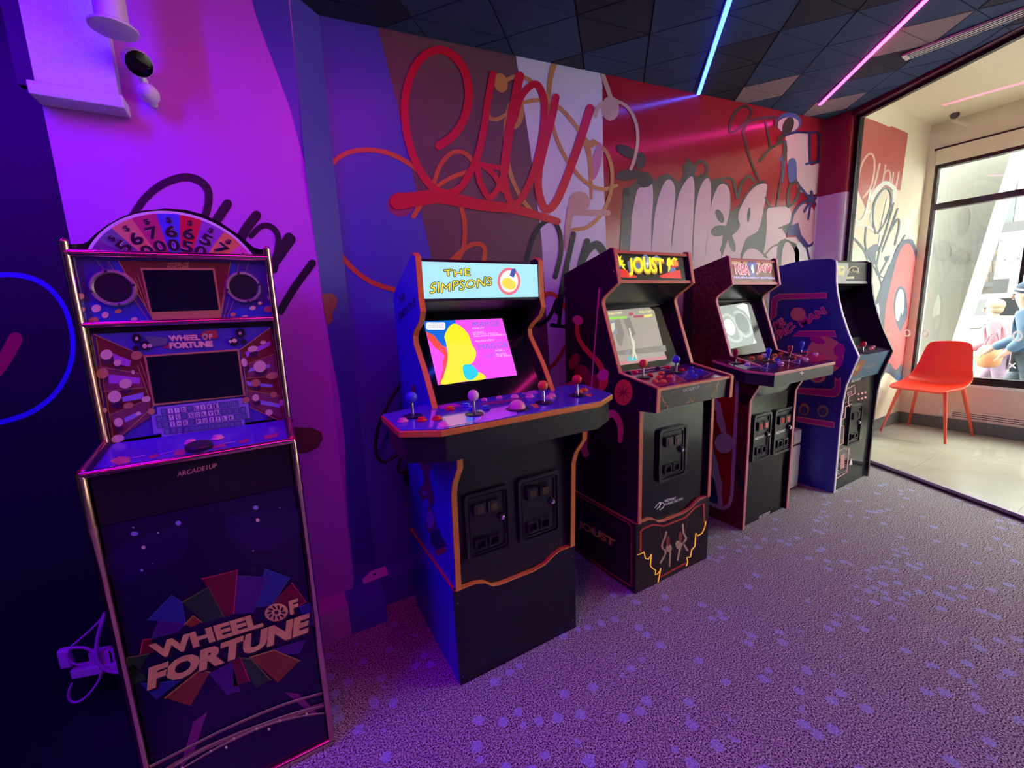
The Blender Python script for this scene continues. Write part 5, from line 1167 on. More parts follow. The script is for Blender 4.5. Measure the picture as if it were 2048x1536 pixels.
paintw('orange_line', sp_or, 4, z4, (), [
 (28,[(910,960),(850,890),(790,840),(700,780),(600,742),(480,733),(370,760),(290,830),(242,920),(234,1030),(258,1150),(318,1290),(400,1400),(500,1485),(600,1530),(720,1560),(800,1570)]),
 (30,[(910,955),(850,1010),(780,1120)]),
 (26,[(1020,990),(1060,1075),(1080,1180),(1072,1300),(1040,1370),(990,1430)]),
 (26,[(900,925),(935,825),(1000,752),(1075,748),(1128,800)]),(26,[(925,940),(1005,892),(1105,858)]),
 (26,[(985,1395),(1060,1322),(1140,1280),(1195,1305),(1190,1390)])])
z5b = zm(700,480,0.27344)
paintw('orange_line', sp_or, 4, z5b, (), [(28,[(1300,260),(1345,300),(1395,395),(1430,405)]),(28,[(1330,500),(1390,420),(1460,390),(1530,430),(1570,500)]),(24,[(1570,780),(1500,895),(1400,968),(1330,980)])])
paintw('amber_line', sp_am, 3, z4, [oval(1290,340,40,58,-0.2),oval(1372,520,55,92,0.1)], [
 (34,[(1600,235),(1578,330),(1570,440)],(1.0,0.6)),(22,[(1570,450),(1598,600),(1640,720),(1710,840),(1800,930),(1890,962),(1965,940)]),
 (24,[(1320,325),(1390,300),(1450,320),(1480,350)]),(24,[(1420,455),(1520,440),(1570,460),(1640,490),(1720,580),(1790,680)]),(24,[(1330,520),(1270,552),(1225,545),(1210,500)]),
 (22,[(1830,680),(1905,740),(1940,850),(1930,990),(1880,1105),(1800,1180),(1710,1200)]),(30,[(1790,690),(1812,800),(1820,1015)],(1.2,0.4)),(40,[(1760,690),(1820,700)]),
 (24,[(1320,560),(1318,700),(1350,880),(1410,1010),(1470,1090)])])
paintw('peach_blot', sp_pe, 4, z4, [oval(1930,490,52,72),oval(1750,1035,62,60)], [(36,[(1720,1095),(1820,1100),(1915,1100)]),(34,[(1700,1080),(1680,1200),(1672,1310)],(1.3,0.5)),(26,[(1888,300),(1918,385),(1935,440)]),(22,[(1885,460),(1850,500),(1842,535)])])
paintw('peach_blot', sp_pe, 4, zz, (), [(26,[(100,0),(190,40),(250,110),(288,220),(292,340),(270,460),(240,545)])])
paintw('pink_smear', mat('rose_smear', (0.62,0.22,0.36), rough=0.5), 4, z4, [oval(1850,800,26,110,0.2)])
paintw('black_script', sp_bk, 5, z4, (), [(26,[(1440,1390),(1465,1280),(1520,1175),(1590,1145),(1635,1220),(1640,1340),(1608,1475)]),(30,[(1715,1225),(1690,1340),(1655,1500),(1620,1680)]),(34,[(1795,1265),(1770,1350),(1745,1440)]),(26,[(1760,1400),(1800,1310),(1850,1275),(1890,1310),(1895,1360)])])
paintw('black_script', sp_bk, 5, z5b, (), [(28,[(1590,190),(1548,420),(1525,610)]),(26,[(1470,622),(1560,632)]),(28,[(1295,590),(1370,618),(1450,570),(1510,440)]),(34,[(1690,180),(1735,95),(1790,45),(1835,90)])])
# bubble letters
paintw('letter_outline', sp_ol, 1, zz, [[(150,1260),(160,1050),(168,900),(180,790),(176,710),(240,680),(300,610),(400,590),(432,640),(470,600),(530,580),(590,622),(622,650),(665,570),(720,555),(762,610),(800,580),(850,600),(885,640),(945,630),(1012,660),(1032,760),(1032,880),(1090,840),(1150,735),(1220,655),(1290,630),(1322,680),(1312,760),(1290,860),(1330,840),(1480,835),(1500,900),(1490,1000),(1450,1090),(1540,1130),(1570,1200),(1560,1420),(150,1420)]])
fills = [[(238,1420),(246,980),(270,800),(300,700),(350,690),(402,650),(416,760),(402,1000),(385,1420)],[(405,1420),(420,1000),(450,800),(500,660),(550,628),(588,700),(580,900),(560,1100),(548,1420)],[(555,1420),(580,1000),(610,780),(660,660),(722,600),(742,700),(732,950),(722,1150),(718,1420)],[(732,1420),(742,950),(762,780),(800,660),(850,615),(872,700),(862,900),(832,1150),(815,1420)],[(825,1420),(850,1000),(880,800),(930,680),(980,662),(1018,720),(1020,850),(1000,960),(960,1100),(930,1420)],
 [(1100,990),(1085,900),(1160,745),(1240,670),(1300,658),(1312,700),(1282,880),(1240,1030),(1150,1090),(1108,1210),(1090,1300),(960,1300),(975,1130),(1060,1050)],[(1290,1180),(1310,1000),(1312,880),(1342,850),(1488,850),(1495,960),(1430,1000),(1462,1080),(1400,1130),(1370,1300),(1240,1300)],[(1120,1240),(1170,1170),(1250,1190),(1300,1260),(1280,1330),(1120,1330)],[(1440,1160),(1480,1120),(1530,1200),(1520,1330),(1430,1330)]]
paintw('letter_fill', pk_p, 2, zz, fills, sm=4)
paintw('letter_leaf', sp_ol, 3, zz, [oval(940,915,28,58,-0.45),oval(935,1030,68,42,-0.25),oval(1035,1130,24,70,-0.3),oval(1168,905,12,58,0.1),[(1000,960),(1090,880),(1080,1000),(1010,1080),(960,1230),(940,1180),(985,1060)]], [(16,[(1000,1000),(1040,1100),(1055,1180)]),(14,[(1410,1010),(1450,1000),(1480,1010)]),(16,[(1110,1215),(1170,1165),(1240,1175),(1310,1240)]),(12,[(1290,1230),(1350,1160),(1420,1130)])])
paintw('letter_leaf', sp_bk, 3, zz, [oval(215,410,98,42,0.45),oval(225,590,105,42,-0.15),oval(315,480,42,70,0.1),oval(350,630,62,60,0.4),oval(205,725,30,35)])
paintw('letter_leaf', sp_ol, 3, zz, [oval(700,545,52,62),oval(690,480,14,20)], [(22,[(740,560),(760,500),(800,485),(838,520),(835,590)]),(20,[(885,640),(960,620),(1040,625),(1062,700),(1078,770)]),(22,[(1090,760),(1110,660),(1170,600),(1210,640)])])
paintw('letter_line', sp_ol, 3, zz, (), [(20,[(1190,110),(1180,70),(1130,50),(1070,90),(1025,180),(1025,250),(1080,235),(1140,180),(1185,115)]),(24,[(1130,235),(1160,180),(1240,150),(1370,135)]),(16,[(1120,240),(1160,400),(1200,520),(1250,635)]),(16,[(1305,180),(1325,290),(1338,380)]),(20,[(1255,480),(1330,390),(1410,345)],(1.2,0.7)),(14,[(1445,350),(1440,500),(1420,640),(1390,830)]),(20,[(1400,335),(1450,340),(1462,400),(1445,480)]),(16,[(1300,770),(1330,830)]),(30,[(1385,150),(1385,200)])])
paintw('letter_fill', pk_p, 2, zz, [[(1460,290),(1530,268),(1640,262),(1642,500),(1720,500),(1752,540),(1745,650),(1712,735),(1620,740),(1555,700),(1545,600),(1480,520),(1470,420)]], sm=4)
paintw('eye_white', pk_p, 3, zz, [oval(1480,195,86,58,-0.1)]); paintw('eye_blue', sp_bl, 2, zz, [oval(1485,180,100,82,-0.1)]); paintw('eye_pupil', sp_ol, 4, zz, [oval(1478,205,42,74,0.35),[(1400,290),(1450,250),(1430,330),(1400,325)]])
paintw('letter_line', sp_nv, 4, zz, (), [(18,[(1410,300),(1470,275),(1550,255),(1640,258),(1690,255),(1720,270),(1722,380),(1716,490)]),(18,[(1645,260),(1645,400),(1652,490)]),(18,[(1620,505),(1690,490),(1740,505),(1752,570),(1740,680),(1715,745)]),(18,[(1500,980),(1520,900),(1580,820),(1650,790),(1700,830),(1728,920),(1722,1020),(1690,1110),(1640,1150),(1600,1140)]),(14,[(1625,1165),(1645,1250)]),(22,[(1575,690),(1620,745),(1660,785)]),(24,[(1690,770),(1730,770),(1770,760)]),(20,[(1665,790),(1620,850),(1605,880)]),(16,[(1660,800),(1645,880),(1636,940)]),(26,[(1660,725),(1670,780)])])
paintw('letter_fill', mat('blush_paint', (0.66,0.36,0.40), rough=0.3), 2, zz, [oval(1615,980,105,165,-0.1)])
paintw('letter_leaf', sp_bl, 3, zz, [[(1478,500),(1500,462),(1530,465),(1546,520),(1540,640),(1485,645)],[(1400,480),(1440,420),(1450,330),(1470,350),(1440,640),(1425,600),(1425,480)]], sm=4)
paintw('letter_leaf', sp_nv, 4, zz, [[(1480,1000),(1560,965),(1580,1060),(1640,1140),(1610,1165),(1560,1100),(1530,1065),(1470,1075)]])
paintw('letter_line', sp_ol, 3, zz, (), [(20,[(1480,830),(1480,740),(1500,670),(1540,645),(1565,680),(1555,760),(1510,820),(1480,845)])])
paintw('paint_drip', mat('plum_drip', (0.34,0.03,0.20), rough=0.4), 3, zz, (), [(10,[(1745,760),(1748,820)]),(8,[(1780,770),(1780,880)]),(8,[(1812,750),(1814,780)])], ssm=0)
# black script and blots on the pillar
z1 = zm(0,0,0.3418); z2 = zm(0,450,0.3418)
def paintp(name, m, k, z, polys=(), strokes=(), pl=PP): return draw(name, pillar, m, pl, z, 0.0012+0.0006*k, polys, strokes)
paintp('black_script', sp_bk, 1, z1, (), [(46,[(780,1260),(850,1160),(950,1080),(1070,1038),(1160,1055),(1215,1110),(1220,1190),(1195,1280),(1150,1400)]),(56,[(1220,1360),(1330,1195)]),(58,[(1390,1430),(1440,1340),(1500,1262)]),(34,[(1470,1380),(1530,1325),(1590,1330),(1628,1390),(1615,1500)]),(56,[(1620,1520),(1702,1402)])])
paintp('black_script', sp_bk, 1, z2, (), [(46,[(1640,505),(1720,370),(1826,225)]),(50,[(1600,260),(1625,170),(1690,70)])])
zp = zm(560,700,0.19529)
paintp('brown_blot', mat('umber_paint', (0.16,0.055,0.045), rough=0.5), 1, zp, [[(120,790),(330,798),(420,840),(442,900),(390,1000),(290,1050),(150,1062)]])
paintp('brown_blot', mat('sienna_paint', (0.40,0.13,0.07), rough=0.5), 2, z2, [[(1880,405),(1940,398),(1972,430),(1965,480),(1945,510),(1945,560),(1915,590),(1900,540)]], (), PC)
# mural beyond the glass
PV = Plane((0,1.71,0), (0,-1,0)); z6 = zm(1640,180,0.28652)
def paintv(name, m, k, z, polys=(), strokes=(), sm=0): return draw(name, wall_v, m, PV, z, 0.0012+0.0006*k, polys, strokes, sm)
v_red = mat('brick_red_paint', (0.52,0.10,0.085), rough=0.4); v_cor = mat('coral_paint', (0.82,0.16,0.17), rough=0.4); v_sl = mat('slate_outline_paint', (0.10,0.14,0.20), rough=0.4)
v_gr = mat('pale_mint_paint', (0.68,0.78,0.60), rough=0.4); v_wh = mat('chalk_paint', (0.82,0.82,0.76), rough=0.4); v_pe = mat('salmon_chalk', (0.80,0.50,0.42), rough=0.4); v_bl = mat('denim_paint', (0.06,0.16,0.42), rough=0.4)
paintv('mural_field', v_red, 0, z6, [[(276,182),(300,186),(380,215),(430,235),(480,258),(500,252),(615,302),(560,700),(480,700),(420,650),(320,830),(262,700),(236,640)]])
paintv('mural_field', v_gr, 0, z6, [[(206,1100),(300,1120),(360,1200),(440,1090),(520,1100),(500,1250),(430,1380),(330,1536),(200,1500)]])
paintv('mural_script', v_pe, 2, z6, (), [(14,[(235,900),(262,640),(290,520),(330,455),(362,450),(378,500),(372,600),(345,690),(300,750)]),(14,[(415,515),(390,620),(350,760)]),(12,[(455,525),(440,620),(430,680)]),(12,[(450,580),(475,560),(490,600),(485,640)]),(12,[(510,580),(500,650)]),(12,[(548,575),(535,640),(525,690)])])
paintv('mural_script', v_wh, 3, z6, (), [(16,[(235,760),(240,880),(270,920),(310,880),(340,760),(350,700)]),(16,[(232,940),(300,945),(380,980),(440,1010)]),(30,[(360,760),(400,690),(460,650),(520,700),(500,780)]),(16,[(330,850),(370,850),(350,900),(380,940)]),(14,[(470,760),(440,900),(410,1080)])])
paintv('mural_line', v_sl, 4, z6, (), [(13,[(385,1000),(365,900),(380,780),(430,700),(470,690),(495,740),(485,840),(440,940),(400,1000)]),(10,[(320,960),(312,1060),(325,1130)]),(10,[(512,790),(470,940),(420,1100)]),(10,[(540,830),(480,1000),(430,1130)]),(12,[(480,1000),(530,910),(550,915),(545,980),(520,1080)]),(12,[(590,1015),(540,1110),(430,1370)]),(10,[(360,1130),(400,1260),(430,1380)]),(10,[(420,1090),(390,1240),(410,1290),(480,1160)]),(8,[(340,1160),(380,1250),(440,1310),(480,1230)]),(14,[(208,1035),(235,1038),(300,1110),(330,1180)])])
paintv('mural_blot', v_sl, 2, z6, [[(310,1130),(370,1080),(430,1070),(420,1110),(390,1130),(380,1220),(350,1200)],oval(462,1178,18,20)])
z7 = zm(1640,600,0.29956)
def to7(pts6): return pts6
paintv('mural_figure', v_sl, 1, IDN, [[(1735,760),(1740,640),(1752,600),(1765,560),(1780,530),(1795,490),(1815,478),(1830,490),(1842,560),(1845,640),(1838,700),(1832,760),(1800,765),(1770,745),(1745,800),(1735,790)]], sm=3)
paintv('mural_figure', v_cor, 2, IDN, [[(1760,740),(1766,690),(1770,620),(1776,590),(1785,550),(1798,505),(1812,487),(1826,500),(1838,560),(1842,620),(1836,680),(1818,725),(1810,742),(1802,728),(1790,740),(1778,725)]], sm=3)
paintv('mural_figure', v_sl, 3, IDN, [[(1790,640),(1786,610),(1792,580),(1803,572),(1812,590),(1814,630),(1806,650),(1800,664),(1795,655)]], sm=3)
paintv('mural_figure', v_wh, 4, IDN, [[(1791,638),(1790,605),(1797,580),(1805,582),(1808,605),(1804,630),(1801,622),(1797,640)]], sm=2)
paintv('mural_figure', v_wh, 3, IDN, [[(1744,660),(1748,625),(1756,605),(1759,640),(1752,680)],[(1738,790),(1752,765),(1764,780),(1752,810)]], sm=2)
paintv('mural_figure', v_bl, 3, IDN, [[(1790,760),(1808,742),(1816,738),(1816,752),(1812,758)]], sm=2)
# ================================================================== furniture, fittings and odds and ends
# ---- orange shell chair beyond the glass
def chair():
    F = Vector((-0.990,0.142,0)); S_ = Vector((0.142,0.990,0)); C0 = Vector((5.392,1.392,0))   # facing and side directions
    root = thing('shell_chair', C0, 'orange-red moulded shell chair standing on the tiles beyond the glass', 'chair')
    om = mat('orange_red_shell', (0.80,0.035,0.012), rough=0.35, namt=0.03); lm = mat('orange_leg', (0.78,0.09,0.04), rough=0.35)
    # centre line of the shell, front of the seat to top of the back: (forward, height, half width, edge lift)
    prof = [(0.275,0.448,0.185,0.0),(0.245,0.470,0.215,0.0),(0.15,0.472,0.232,0.008),(0.05,0.464,0.240,0.016),(-0.06,0.462,0.240,0.032),(-0.14,0.482,0.234,0.044),(-0.19,0.528,0.222,0.038),(-0.22,0.595,0.207,0.020),(-0.243,0.68,0.193,0.008),(-0.262,0.77,0.180,0.0),(-0.277,0.845,0.166,-0.004),(-0.285,0.880,0.140,-0.010)]
    nu = 15; v = []
    for i, (f_, h, w, l) in enumerate(prof):
        a = prof[max(i-1,0)]; b = prof[min(i+1,len(prof)-1)]; t = Vector((b[0]-a[0], b[1]-a[1])).normalized(); nrm = Vector((t.y*1.0, -t.x)); nrm = -nrm
        for k in range(nu):
            u = -1+2*k/(nu-1); e = abs(u)**2.6
            back = min(1, max(0, (h-0.45)/0.12))
            ff = f_+back*0.055*abs(u)**2; hh = h+l*e*1.25
            p = C0+F*ff+S_*(w*u)+Vector((0,0,hh)); v.append(p)
    f = [(i*nu+k, i*nu+k+1, (i+1)*nu+k+1, (i+1)*nu+k) for i in range(len(prof)-1) for k in range(nu-1)]
    mb = MB(); mb.add(v, f); sh = ob('seat_shell', mb, om, root, smooth=60)
    so = sh.modifiers.new('thick', 'SOLIDIFY'); so.thickness = 0.009; so.offset = 0
    su = sh.modifiers.new('round', 'SUBSURF'); su.levels = 1; su.render_levels = 1
    for sx, fx in ((1,1),(-1,1),(1,-1),(-1,-1)):
        foot = {(1,1):(5.188,1.666),(-1,1):(5.125,1.185),(1,-1):(5.646,1.592),(-1,-1):(5.609,1.123)}[(sx,fx)]
        top = C0+F*(0.15*fx)+S_*(0.165*sx)+Vector((0,0,0.452))
        mb = MB(); mb.tube([top, Vector((foot[0],foot[1],0.0))], [0.0165,0.0095], 12); ob('leg', mb, lm, root, smooth=50)
    mb = MB()
    for s in (1,-1): mb.tube([C0+F*0.15+S_*(0.165*s)+Vector((0,0,0.450)), C0-F*0.15+S_*(0.165*s)+Vector((0,0,0.450))], 0.011, 8)
    for s in (1,-1): mb.tube([C0+F*0.15*s+S_*0.165+Vector((0,0,0.450)), C0+F*0.15*s-S_*0.165+Vector((0,0,0.450))], 0.011, 8)
    ob('under_frame', mb, lm, root, smooth=50)
chair()
# ---- low grille under the street window
gr = thing('floor_grille', (WX,0.9,0.13), 'long white louvred heating grille low on the wall under the street window', 'vent grille')
mb = MB(); mb.box(WX-0.014,WX-0.001,-1.2,1.40,0.128,0.208); ob('grille_body', mb, mat('grille_peach', (0.80,0.66,0.56), 0.5), gr, bevel=0.002)
for i in range(3):
    mb = MB(); mb.box(WX-0.0155,WX-0.0135,-1.15,1.30,0.145+0.019*i,0.151+0.019*i); ob('louvre_slot', mb, mat('grille_slot', (0.07,0.03,0.02), 0.8), gr)
# ---- white floor unit tucked between the cabinets
bx = thing('floor_unit', (3.06,1.50,0), 'small white upright floor unit with a dark vent, tucked beside the indigo cabinet', 'appliance')
wpl = mat('white_appliance_plastic', (0.80,0.76,0.76), 0.35)
mb = MB(); mb.box(2.93,3.165,1.445,1.66,0.004,0.315); ob('body', mb, wpl, bx, bevel=0.012)
mb = MB(); mb.box(2.93,3.165,1.445,1.66,0.322,0.425); ob('top_section', mb, wpl, bx, bevel=0.012)
mb = MB(); mb.box(2.935,3.160,1.452,1.655,0.313,0.324); ob('joint', mb, black_m, bx)
for i in range(6):
    mb = MB(); mb.box(3.035,3.062,1.4435,1.4465,0.335+0.011*i,0.341+0.011*i); ob('vent_slit', mb, black_m, bx)
# ---- black cables behind the blue cabinet
PCB = Plane((0,1.80,0), (0,-1,0))
def cable(name, label, pl, z, pts, r, m, grp=None, off=0.0):
    P = [pl.pt(*z((p.x, p.y)), off) for p in catmull(pts, 5)]
    mb = MB(); mb.tube(P, r, 8); o = ob(name, mb, m, None, smooth=60); tag(o, label, 'cable', grp); return o
rub = mat('black_rubber', (0.008,0.008,0.010), 0.4)
cable('power_cable', 'thick black power cable looping down beside the blue cabinet', PCB, zp, [(1330,250),(1240,340),(1140,500),(1050,680),(1000,820),(978,960),(985,1060),(1020,1120),(1070,1145),(1140,1110),(1250,1030),(1340,960)], 0.0075, rub)
cable('power_cable', 'short black cable curl hanging below the wide deck of the blue cabinet', PCB, zp, [(1330,1000),(1270,1060),(1225,1140),(1208,1220),(1235,1255),(1290,1230),(1340,1190)], 0.0065, rub)
plug = thing('power_adapter', PCB.pt(*zp((1310,1310))), 'small black power adapter hanging on the wall behind the blue cabinet', 'adapter')
pc = PCB.pt(*zp((1310,1310)))
mb = MB(); mb.box(pc.x-0.018,pc.x+0.018,pc.y-0.012,pc.y+0.012,pc.z-0.03,pc.z+0.03); ob('body', mb, rub, plug, bevel=0.008)
mb = MB(); mb.tube([pc+Vector((0,0,-0.03)), pc+Vector((0.01,0,-0.05))], 0.004, 8); ob('strain_relief', mb, rub, plug)
# ---- socket plate on the boxing
ol = thing('socket_plate', (0.225,1.80,0.134), 'small white socket plate lying on the boxed baseboard beside the pillar', 'socket')
q = [Plane((0,0,0.140),(0,0,1)).pt(*p) for p in ((721,1150),(771,1132),(777,1148),(727,1167))]
mb = MB(); mb.prism([(p.x,p.y,0.1345) for p in q], (0,0,0.0065)); ob('plate', mb, mat('socket_white', (0.85,0.80,0.85), 0.3), ol, bevel=0.001)
c0 = (q[0]+q[1]+q[2]+q[3])/4
mb = MB(); mb.box(c0.x-0.008,c0.x+0.008,c0.y-0.006,c0.y+0.006,0.1405,0.1416); ob('socket_hole', mb, ink, ol)
# ---- white cable bundle on the floor by the wheel cabinet
zc4 = zm(80,1180,0.16272); PW4 = Plane((0,1.87,0), (0,-1,0))
wc_ = mat('white_cable_sheath', (0.62,0.60,0.68), 0.4)
kw = 'white cables bundled on the floor behind the game show cabinet'
cable('extension_lead', 'thin white cable rising in a loop behind the game show cabinet', PW4, zc4, [(820,280),(740,370),(600,510),(470,620),(380,700),(335,790),(370,870),(440,910),(520,915)], 0.0032, wc_, kw)
cable('extension_lead', 'thicker white cable dropping behind the game show cabinet rail', PW4, zc4, [(800,280),(760,400),(715,560),(695,690),(690,790),(720,890),(800,970),(900,1010),(990,1010)], 0.006, wc_, kw)
cable('extension_lead', 'white cable arching over the power strip on the dark floor', PW4, zc4, [(380,715),(460,705),(560,715),(630,755),(680,810)], 0.0045, wc_, kw)
cable('extension_lead', 'white cable loop lying nearest the dark floor edge', PW4, zc4, [(390,1160),(350,1250),(345,1330),(380,1380),(440,1390),(520,1355),(610,1270),(690,1170),(735,1080),(745,1010)], 0.0040, wc_, kw, -0.004)
ps = thing('power_strip', PW4.pt(*zc4((640,960))), 'white power strip with plugs on the floor behind the game show cabinet', 'power strip')
a_, b_ = PW4.pt(*zc4((360,1080)), -0.03), PW4.pt(*zc4((960,960)), -0.03)
dd = (b_-a_).normalized(); nn_ = Vector((0,0,1)); pp_ = dd.cross(nn_).normalized()
mb = MB(); mb.obox((a_+b_)/2, dd*((b_-a_).length/2), pp_*0.022, nn_*0.016); ob('strip_body', mb, wc_, ps, bevel=0.004)
for t_ in (0.55,0.78,0.95):
    c_ = a_+(b_-a_)*t_; mb = MB(); mb.obox(c_+nn_*0.040, dd*0.018, pp_*0.016, nn_*0.026); ob('plug', mb, wc_, ps, bevel=0.004)
mb = MB(); mb.obox(PW4.pt(*zc4((290,880)),-0.02), dd*0.016, pp_*0.014, nn_*0.034); ob('inline_adapter', mb, wc_, ps, bevel=0.006)
# ---- fittings high on the pillar
PB1 = Plane((0,1.745,0), (0,-1,0))
e0, e1, e2 = PB1.pt(50,157), PB1.pt(245,192), PB1.pt(57,186)
lx0, lx1, lz0, lz1 = e0.x, e1.x, e2.z, e0.z
dbx = thing('duct_box', ((lx0+lx1)/2,1.82,lz0), 'painted service box with a stepped lower ledge high on the pillar', 'service box')
wb = mat('box_white_paint', (0.72,0.70,0.76), 0.45)
mb = MB(); mb.box(lx0,lx1,1.745,1.8195,lz0,lz1); ob('ledge', mb, wb, dbx, bevel=0.003)
mb = MB(); mb.box(lx0+0.012,lx1-0.012,1.768,1.8195,lz1,2.36); ob('box_body', mb, wb, dbx)
mb = MB(); mb.box(lx0-0.03,lx0+0.011,1.790,1.8195,lz1,2.36); ob('side_flange', mb, night, dbx)
PC1 = Plane((0,1.66,0), (0,-1,0)); dc = PC1.pt(228,62)
pd_ = thing('pipe_pendant', dc, 'white vertical pipe ending in a round flat flange near the pillar top', 'pipe')
mb = MB(); mb.lathe([(0.047,0.0),(0.054,0.003),(0.055,0.008),(0.050,0.012),(0.034,0.015)], dc, n=32); ob('flange', mb, wb, pd_, smooth=40)
mb = MB(); mb.tube([dc+Vector((0,0,0.012)), Vector((dc.x,dc.y,2.39))], 0.036, 24); ob('pipe', mb, wb, pd_, smooth=40)
PC2 = Plane((0,1.735,0), (0,-1,0)); cc_ = PC2.pt(276,126); cm = PC2.pt(292,176)
scam = thing('security_camera', (cc_.x,1.82,cc_.z), 'white ball security camera with black oval lens face on the pillar', 'camera')
wcam = mat('camera_white', (0.80,0.78,0.80), 0.35)
ax_ = (EYE+Vector((0.55,-0.2,-0.5))-cc_).normalized()
mb = MB(); mb.lathe([(0.012,-0.055),(0.026,-0.045),(0.0345,-0.018),(0.0358,0.004),(0.0332,0.012)], cc_, ax_, 24); ob('housing', mb, wcam, scam, smooth=50)
mb = MB(); mb.lathe([(0.0328,0.0),(0.0325,0.004),(0.024,0.008),(0.001,0.009)], cc_+ax_*0.010, ax_, 24); ob('lens_face', mb, mat('camera_black_glass', (0.003,0.003,0.004), 0.05, namt=0), scam, smooth=50)
mb = MB(); mb.ball(Vector((cm.x,1.772,cm.z)), 0.027, 8, 1.0, 1.3, 1.0); ob('mount_ball', mb, wcam, scam, smooth=60)
mb = MB(); mb.tube([cc_-ax_*0.030, Vector((cm.x,1.785,cm.z)), Vector((cm.x,1.8195,cm.z-0.01))], [0.010,0.011,0.013], 12); ob('mount_arm', mb, wcam, scam, smooth=50)
# ---- camera in the vestibule
PC3 = Plane((5.55,0,0), (-1,0,0)); zt3 = zm(1780,130,0.13086)
k0 = PC3.pt(*zt3((992,768))); 
c3 = thing('security_camera', (WX,k0.y,k0.z), 'cream bullet camera under the vestibule ceiling beyond the glass', 'camera')
ax3 = (Vector((3.4,0.4,1.6))-k0).normalized()
mb = MB(); mb.tube([k0, k0-ax3*0.16], 0.034, 18); ob('housing', mb, cream, c3, smooth=50)
mb = MB(); mb.lathe([(0.031,0),(0.030,0.003),(0.001,0.004)], k0+ax3*0.0005, ax3, 20); ob('lens_face', mb, mat('camera_brown_glass', (0.05,0.035,0.02), 0.2), c3)
mb = MB(); mb.tube([k0-ax3*0.10, k0-ax3*0.10+Vector((0,0,-0.06)), Vector((WX,k0.y-0.05,k0.z-0.07))], 0.014, 10); ob('bracket', mb, cream, c3, smooth=50)
# ================================================================== the street
asph = mat('asphalt', (0.06,0.06,0.065), 0.8); pave = mat('pavement', (0.14,0.14,0.13), 0.8)
mb = MB(); mb.box(5.9,8.9,-14,10,-0.40,-0.25); tag(ob('sidewalk', mb, pave), kind='structure')
mb = MB(); mb.box(8.9,17,-14,10,-0.45,-0.36); tag(ob('street', mb, asph), kind='structure')
# neighbouring pier with a sloping white edge board
PX1 = Plane((6.35,0,0), (-1,0,0))
zw = zm(1840,260,0.18229)
pier = thing('facade_pier', (6.4,1.4,-0.25), 'grey pier outside the window with a slanting white edge board', 'pier')
pa = [PX1.pt(*p) for p in ((2040,250),(1905,678),(1895,760))]
mb = MB(); mb.prism([(6.35,2.6,-0.25),(6.35,2.6,3.6),(6.35,pa[0].y-0.02,3.6),tuple(pa[0]),tuple(pa[1]),(6.35,pa[2].y,-0.25)], (0.10,0,0)); ob('pier_face', mb, mat('grey_green_render', (0.135,0.142,0.125), 0.6, nscale=2, namt=0.08), pier)
d_ = (pa[0]-pa[1]).normalized(); n_ = Vector((0,-d_.z,d_.y)); n_ = n_ if n_.y < 0 else -n_
mb = MB(); mb.prism([tuple(pa[1]-d_*0.6), tuple(pa[0]+d_*0.5), tuple(pa[0]+d_*0.5+n_*0.09), tuple(pa[1]-d_*0.6+n_*0.09)], (0.06,0,0)); ob('edge_board', mb, mat('white_board', (0.50,0.52,0.50), 0.5), pier)
draw('graffiti_reflection', pier, mat('faint_grey_reflection', (0.112,0.116,0.104), 0.6), PX1, zw, 0.002, [oval(240,1330,100,110),oval(470,1000,70,160,0.2),oval(440,1400,110,80)])  # faint graffiti reflections in the window drawn onto the pier
draw('graffiti_reflection', pier, mat('faint_pale_reflection', (0.20,0.21,0.19), 0.6), PX1, zm(1850,520,0.17578), 0.002, [[(85,650),(100,540),(150,380),(182,440),(175,620),(130,630),(105,660)]])
# opposite facade
FX = 17.0
PFc = Plane((FX,0,0), (-1,0,0)); zv = zm(1850,520,0.17578)
fac = thing('opposite_building', (FX+0.5,-4,-0.4), 'white stone building across the street with columns and a dark carved door', 'building')
wst = mat('pale_stone', (0.22,0.22,0.215), 0.7); drk = mat('dark_shopfront', (0.006,0.007,0.008), 0.4); brn = mat('brown_carved_wood', (0.014,0.008,0.004), 0.5); pnl = mat('tan_panel', (0.050,0.032,0.018), 0.5); grn = mat('teal_glass', (0.018,0.028,0.030), 0.4)
mb = MB(); mb.box(FX+0.3,FX+1.0,-22,14,-0.4,11); ob('wall', mb, wst, fac)
def frect(name, m, z, a, b, x0, x1, bev=0):
    p, q_ = PFc.pt(*z(a)), PFc.pt(*z(b)); mb = MB(); mb.box(FX+x0,FX+x1,min(p.y,q_.y),max(p.y,q_.y),min(p.z,q_.z),max(p.z,q_.z)); return ob(name, mb, m, fac)
frect('upper_window', grn, zw, (840,750), (985,1040), 0.2, 0.3)
frect('upper_window', mat('plum_glass', (0.02,0.012,0.016), 0.4), zw, (940,390), (1030,640), 0.2, 0.3)
frect('cornice', drk, zw, (760,1045), (1300,1085), -0.1, 0.3)
frect('architrave', wst, zw, (760,1090), (1300,1130), 0.0, 0.3)
frect('column', wst, zw, (925,1140), (1130,1900), -0.35, 0.3)
frect('column', wst, zw, (1200,1140), (1330,1900), -0.35, 0.3)
dr = frect('carved_door', brn, zw, (700,1200), (925,1900), 0.1, 0.28)
def fdraw(name, m, z, polys=(), strokes=(), k=1): return draw(name, dr, m, Plane((FX+0.1,0,0),(-1,0,0)), z, 0.01*k, polys, strokes, 0, 0)
fdraw('door_panel', pnl, zw, [[(770,1335),(820,1290),(870,1335),(820,1385)],[(740,1430),(790,1430),(790,1560),(740,1560)],[(810,1430),(850,1430),(850,1560),(810,1560)],[(860,1290),(900,1290),(900,1400),(880,1330)]])
